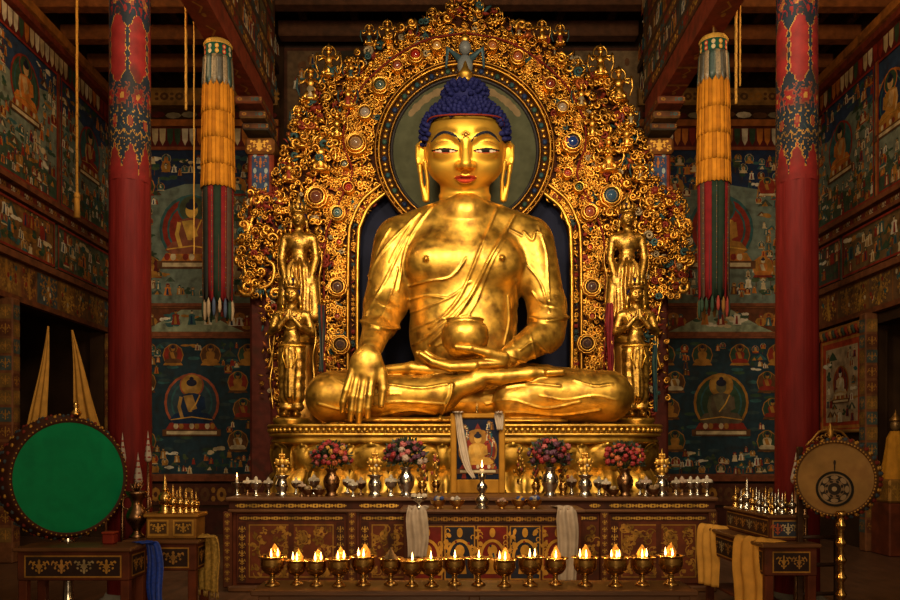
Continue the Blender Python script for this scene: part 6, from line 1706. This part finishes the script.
# slender finials behind the desks at both pillars
def spire(px,pyb,pyt,d,w,lb,zfoot,col,hat):
    c=A((px-CX)*d/F,d,zfoot); s=d/F; h=(W(0,pyt,d)[2]-zfoot)/s; t=thing('ritual_spire',lb,'ornament',c,'pale ritual spires by the pillars')
    hb=h-32
    lathe_part(t,'stand','bronze',c,s,[(w*1.2,0),(w*1.3,2),(w*.6,5),(w*.5,hb*.5),(w*.7,hb*.52),(w*.45,hb)],14)
    m=MB(); m.lathe([(w*.6*s,hb*s),(w*1.15*s,(hb+2)*s),(w*1.25*s,(hb+6)*s),(w*.9*s,(hb+13)*s),(w*.5*s,(hb+20)*s),(w*.22*s,(hb+27)*s),(0,h*s)],c,n=12,col=col,lobes=4,lob=.12); m.build('spire','plain',t)
    m=MB()
    for k in range(4): m.lathe([(w*(1.2-.25*k)*s,(hb+4+6*k)*s),(w*(1.3-.25*k)*s,(hb+5+6*k)*s),(w*(1.1-.25*k)*s,(hb+6+6*k)*s)],c,n=12,col=hat)
    m.build('bands','plain',t)
for px,t_,w,lb,zf in ((122.5,432,2.6,'pale spire at the drum edge before the red pillar',0),(138,452,3.2,'short pale spire above the bronze urn beside the pillar',0),(148,430,2.6,'tall white-tipped spire standing at the pillar\'s inner edge near the bronze urn',0)):
    spire(px,0,t_,7.49,w,lb,zf,(.35,.28,.22),(.22,.04,.03))
for px,t_,w,lb in ((796,452,4.0,'broad white spire in front of the pillar behind the tan drum'),(805,455,4.2,'white spire with gilt edge between the pillar and the tan drum')):
    spire(px,0,t_,7.44,w,lb,0,(.42,.33,.26),(.3,.12,.04))
# ================================================================= tan drum side
xa,xb=2.78,3.09; y0,y1=6.95,8.05
desk('painted_desk',2.66,3.10,6.75,8.35,.80,'long dark desk under the painted box of silver stupas, beside the tan drum',gold_scroll_panel)
bx=thing('painted_box','long painted wooden box carrying many silver stupas beside the tan drum','box',((xa+xb)/2,(y0+y1)/2,.80))
m=MB(); m.bbox((xa,y0,.80),(xb,y1,1.0),.01,col=(.09,.025,.010)); p=Plane(m,(0,y0,0),(1,0,0),(0,0,1),(0,-1,0)); p.rect(xa+.02,.83,xb-.02,.98,(.03,.035,.05),1); border(p,xa+.02,.83,xb-.02,.98,.010,(.40,.2,.04,.5),2)
for k in range(3): ornament(p,xa+.065+.09*k,.905,.12,.12,3,[(.35,.07,.03,0),(.45,.35,.2,0),(.35,.2,.05,.5)][k],2)
p=Plane(m,(xa,0,0),(0,1,0),(0,0,1),(-1,0,0)); p.rect(y0+.03,.83,y1-.03,.98,(.05,.02,.012),1); border(p,y0+.03,.83,y1-.03,.98,.010,(.40,.2,.04,.5),2); gold_scroll_panel(p,y0+.05,y1-.05,.905,.12)
m.build('box','paint',bx)
m=MB(); m.bbox((xa-.025,y0-.025,1.0),(xb+.025,y1+.025,1.025),.008); m.build('lid','table_wood',bx)
k=0
for rowi,(xx,n) in enumerate(((2.84,7),(2.945,6),(3.05,5))):
    for i in range(n):
        yy=7.05+i*.15+.04*rowi; kk=R.uniform(.62,.82) if not (rowi==0 and i==4) else 1.15
        ordw=['nearest the aisle','in the middle','nearest the wall'][rowi]
        stupa(A(xx,yy,1.025),yy/F*kk,'silver stupa on the painted box, %s in the row %s'%(ordinal(i),ordw),'silver' if (i+rowi)%3 else 'brass','silver stupas on the painted box'); k+=1
hang('yellow_scarf',[(2.80,8.12,.812),(2.70,8.12,.814),(2.625,8.12,.80),(2.61,8.10,.62),(2.615,8.10,.45),(2.61,8.08,.22)],.30,'yellow scarf hanging at the far end of the desk under the silver stupas','scarf','cloth',(.50,.24,.04),2.5,.02,axis=(.35,-.93,0))
hang('yellow_scarf',[(2.80,7.00,.812),(2.70,7.00,.814),(2.625,7.0,.80),(2.61,6.98,.60),(2.615,6.96,.4),(2.61,6.95,.12)],.34,'yellow scarf hanging at the near end of the desk, closest to the tan drum','scarf','cloth',(.50,.24,.04),2.5,.02,axis=(.45,-.89,0))
dd=6.55
rt,rc,rM=drum('tan_drum',835,478.5,dd,.298,.17,math.radians(-38),'round tan skinned drum with a dark ring emblem on a tall rack','drum_skin',(.09,.04,.014,0))
m=MB(); n_=A(math.sin(math.radians(-38)),-math.cos(math.radians(-38)),0); u_=A(math.cos(math.radians(-38)),math.sin(math.radians(-38)),0)
p=Plane(m,rc+n_*.012+A(0,0,-.085),u_,(0,0,1),n_)
p.ell(0,0,.145,.145,(.010,.008,.006),1,40); p.ell(0,0,.125,.125,(.16,.10,.05),2,40); p.ell(0,0,.112,.112,(.018,.013,.010),3,40); p.ell(0,0,.075,.075,(.15,.09,.045),4,30); p.ell(0,0,.05,.05,(.02,.014,.01),5,24)
for i in range(8):
    a=i*PI/4; p.ell(.094*math.cos(a),.094*math.sin(a),.018,.030,(.20,.13,.07),4.5,8,rot=a); p.ell(.062*math.cos(a+.4),.062*math.sin(a+.4),.010,.016,(.02,.014,.01),5,7,rot=a)
p.ell(0,0,.02,.02,(.25,.17,.09),6,14); p.ell(0.0,.215,.010,.022,(.02,.012,.008),1,10); p.ell(0,.175,.006,.03,(.02,.012,.008),1,8)
m.build('ring_emblem','plain',rt)
m=MB(); cT=rc+A(0,.08,.30)
for sg in (-1,1):
    m.tube(smooth_line([cT+A(sg*.02,0,.10),cT+A(sg*.09,0,.085),cT+A(sg*.15,0,.02),cT+A(sg*.20,0,-.03)],6),.010,n=6,col=(.32,.15,.03,.8))
    for k in range(5):
        t_=np.linspace(0,5,9); b=cT+A(sg*(.03+.035*k),0,.055-.016*k); m.tube([b+A(.022*math.cos(x)*(1-x/7),0,.022*math.sin(x)*(1-x/7)) for x in t_],.006,n=5,col=(.36,.18,.04,.8))
m.lathe([(.012,-.02),(.022,.05),(.03,.09),(.012,.11),(.016,.13),(0,.16)],cT,n=10,col=(.4,.2,.04,.8)); m.build('crest','relief_gold',rt)
m=MB(); b=A(rc[0]+.0,rc[1]-.10,0); pr=[(.10,0),(.11,.03),(.04,.07)]; z=.10
while z<1.02: pr+=[(.02,z),(.038,z+.03),(.045,z+.05),(.02,z+.085),(.028,z+.10)]; z+=.14
pr+=[(.02,1.06),(.05,1.075),(.03,1.1)]
m.lathe(pr,b,n=16); m.build('baluster','brass',rt)
rk=thing('drum_rack','dark wooden ladder-like rack standing behind the tan drum','rack',(rc[0]+.03,rc[1]+.36,0))
xl,xr=rc[0]-.14,rc[0]+.20
for xx,yy in ((xl,rc[1]+.34),(xr,rc[1]+.38)):
    m=MB(); m.bbox((xx-.022,yy-.022,0),(xx+.022,yy+.022,1.62),.005); m.build('post','dark_wood',rk)
for z in (.35,.60,.84,1.1):
    m=MB(); m.tube([(xl,rc[1]+.34,z),(xr,rc[1]+.38,z)],.018,n=8); m.build('rung','dark_wood',rk)
# hanging scroll on the side wall, red silk border
X=XR; q0,q1=12.72,14.25; z0,z1=1.90,3.52
tk=thing('hanging_scroll','red-bordered painted hanging scroll with pale figures on the wall behind the tan drum','hanging scroll',(X-.03,(q0+q1)/2,z0))
m=MB(); m.box((X-.05,q0,z0),(X-.02,q1,z1),col=(.34,.045,.015)); p=Plane(m,(X-.05,0,0),(0,1,0),(0,0,1),(-1,0,0))
border(p,q0+.05,z0+.05,q1-.05,z1-.05,.05,(.40,.16,.03),1); p.rect(q0+.22,z0+.16,q1-.22,z1-.2,(.38,.27,.15),2); m.build('silk_border','paint',tk)
m=MB(); p=Plane(m,(X-.054,0,0),(0,1,0),(0,0,1),(-1,0,0)); p.rect(q0+.24,z0+.18,q1-.24,z1-.22,(.34,.24,.14),1); crowd(p,q0+.3,z0+.24,q1-.3,z1-.28,110,.16,.28,[((q0+q1)/2,2.75,.3,.45)],2); figure(p,(q0+q1)/2,2.72,.42,6,dict(halo=RED,ring=OCH,robe=CRM,head=RED,skin=WHT,seat=OCH),True); m.build('picture','paint',tk)
m=MB(); m.tube([(X-.06,q0-.06,z0),(X-.06,q1+.06,z0)],.03,n=8,col=(.3,.15,.04,.5)); m.build('roller','plain',tk)
m=MB()
for i in range(14): m.lathe([(.05,0),(.06,-.05),(.02,-.12),(0,-.14)],(X-.09,q0+.05+i*.11,z1+.10),n=8,col=[(.3,.13,.03,.3),(.2,.03,.012),(.05,.06,.04)][i%3])
m.box((X-.12,q0-.03,z1+.08),(X-.03,q1+.03,z1+.14),col=(.28,.12,.03)); m.build('valance','plain',tk)
# robed statue in the side chapel
cs_=A(6.74,12.1,1.15)
m=MB(); m.bbox((6.50,11.83,0),(7.5,12.36,.80),.02); 
sh=thing('chapel_shrine','gilt carved shrine cabinet in the side chapel beyond the tan drum','cabinet',(7.0,12.2,0)); m.build('cabinet','lacquer',sh)
m=MB(); m.bbox((6.48,11.80,.80),(7.5,12.38,1.15),.03,col=(.35,.17,.035,.7)); p=Plane(m,(0,11.80,0),(1,0,0),(0,0,1),(0,-1,0))
for k in range(5): ornament(p,6.60+.2*k,.97,.22,.3,1,(.55,.28,.05,.9),2)
p=Plane(m,(6.48,0,0),(0,1,0),(0,0,1),(-1,0,0))
for k in range(4): ornament(p,11.88+.15*k,.97,.18,.3,1,(.55,.28,.05,.9),2)
m.build('gilt_pedestal','paint',sh)
ys=thing('robed_statue','small statue wrapped in a bright yellow robe in the side chapel','statue',cs_)
m=MB(); P=[]
for i in range(40):
    a=2*PI*i/40; row=[]
    for z,rx,ry in ((0,.22,.2),(.08,.215,.2),(.25,.17,.16),(.45,.14,.13),(.62,.12,.11),(.72,.07,.07)):
        f=1+.07*math.sin(a*9+z*4); row.append(cs_+A(rx*f*math.cos(a),ry*f*math.sin(a),z))
    P.append(row)
m.grid(P,closed_u=True,col=(.36,.15,.012)); m.build('robe','cloth',ys)
m=MB(); m.sphere(cs_+A(0,0,.81),(.075,.075,.10),n=14,m=10,col=(.20,.11,.04,.6)); m.sphere(cs_+A(-.02,-.075,.81),(.016,.016,.025),n=6,m=4,col=(.2,.11,.04,.6)); m.build('head','relief_gold',ys)
m=MB(); m.lathe([(.08,0),(.09,.02),(.05,.07),(.015,.13),(0,.18)],cs_+A(0,.0,.87),n=12,col=(.25,.12,.03,.8)); m.build('crown','relief_gold',ys)
def curtain(px0,px1,py0,apex,py1,d,lb):
    m=MB(); nu=19; G=[]
    for i in range(nu):
        u=i/(nu-1); row=[]
        for j in range(22):
            v=j/21; w=.05+.95*v**1.05; x=apex+((px0+(px1-px0)*u)-apex)*w; y=py0+(py1-py0)*v
            row.append(W(x,y,d)+A(0,.035*math.sin(u*15)*w+.02*math.sin(v*7),0))
        G.append(row)
    m.grid(G,col=(.42,.20,.035)); o=m.build('yellow_curtain','cloth',solid=.006); return tag(o,lb,'curtain','yellow curtains tied up above the green drum')
curtain(18,46,326,49,470,11.1,'yellow curtain tied at its top, farther from the pillar, above the green drum')
curtain(76,107,330,71,450,11.15,'yellow curtain tied at its top, nearer the pillar, above the green drum')
# carved jamb posts and dim painted panels inside the chapel openings
for X,sg,ys_,lb in ((XL,-1,(11.25,14.65),'green drum'),(XR,1,(12.51,),'tan drum')):
    for k,yy in enumerate(ys_):
        t=thing('carved_post','painted carved post at the %s edge of the chapel opening beyond the %s'%(['near','far'][k] if sg<0 else 'far',lb),'post',(X-sg*.08,yy,0))
        m=MB(); m.bbox((X-sg*.105-.10,yy-.10,0),(X-sg*.105+.10,yy+.10,3.72),.02,col=(.14,.05,.018)); 
        p=Plane(m,(0,yy-.10,0),(1,0,0),(0,0,1),(0,-1,0)); p2=Plane(m,(X-sg*.205,0,0),(0,1,0),(0,0,1),(-sg,0,0))
        for z in np.arange(.4,3.6,.24):
            for q,xx in ((p,X-sg*.105),(p2,yy)): q.rect(xx-.085,z-.10,xx+.085,z+.10,R.choice([(.05,.06,.05),(.10,.03,.012),(.16,.08,.02)]),1); ornament(q,xx,z,.15,.17,2,OCH,1)
        m.build('shaft','paint',t)
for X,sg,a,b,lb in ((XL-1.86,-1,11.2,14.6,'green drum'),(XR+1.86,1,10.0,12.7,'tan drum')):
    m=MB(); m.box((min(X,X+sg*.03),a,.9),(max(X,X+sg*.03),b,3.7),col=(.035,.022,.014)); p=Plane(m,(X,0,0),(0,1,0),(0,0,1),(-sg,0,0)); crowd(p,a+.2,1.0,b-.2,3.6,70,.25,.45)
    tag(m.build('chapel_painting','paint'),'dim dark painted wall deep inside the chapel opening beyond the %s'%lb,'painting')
cam=bpy.data.cameras.new('camera'); co=bpy.data.objects.new('camera',cam); COL.objects.link(co)
co.location=(0,0,EYE); co.rotation_euler=(PI/2,0,0); cam.sensor_width=36; cam.lens=36*F/900
cam.shift_x=0; cam.shift_y=(CY-300)/900; cam.clip_end=200
SC.camera=co
def area(name,loc,target,size,power,color,size_y=None,spread=PI):
    l=bpy.data.lights.new(name,'AREA'); l.energy=power; l.color=color; l.size=size
    if size_y: l.shape='RECTANGLE'; l.size_y=size_y
    l.spread=spread
    o=bpy.data.objects.new(name,l); COL.objects.link(o); o.location=loc
    o.rotation_euler=(Vector(target)-Vector(loc)).to_track_quat('-Z','Y').to_euler(); return o
WARM=(1.,.82,.55)
area('hall_lamp',(-1.9,5.2,6.6),(0.1,11.8,3.9),1.1,142,WARM,spread=math.radians(100))
area('hall_lamp',(2.3,5.2,6.6),(0.3,11.8,3.9),1.1,142,WARM,spread=math.radians(100))
area('hall_lamp',(0.2,2.0,6.2),(0.2,12.5,4.5),1.5,130,WARM,spread=math.radians(120))
area('front_fill',(0.2,-3.5,2.2),(0.2,8,2.0),3.4,215,(1.,.74,.44),size_y=2.6)  # added fill light behind the camera, lifts the brass lamps and altar front
for xx in (-4.5,4.8):
    l=bpy.data.lights.new('aisle_fill','POINT'); l.energy=150; l.color=(1.,.66,.32); l.shadow_soft_size=.25  # added fill lights out of view, brighten the side walls and ceiling beams
    o=bpy.data.objects.new('aisle_fill',l); COL.objects.link(o); o.location=(xx,9.4,7.6)
w=bpy.data.worlds.new('hall_ambient'); SC.world=w; w.use_nodes=True
w.node_tree.nodes['Background'].inputs[0].default_value=(1.,.62,.30,1); w.node_tree.nodes['Background'].inputs[1].default_value=.12
SC.view_settings.view_transform='Standard'; SC.view_settings.look='None'; SC.view_settings.gamma=1; SC.view_settings.exposure=0
SC.cycles.use_denoising=True
SC.cycles.max_bounces=6; SC.cycles.sample_clamp_indirect=6
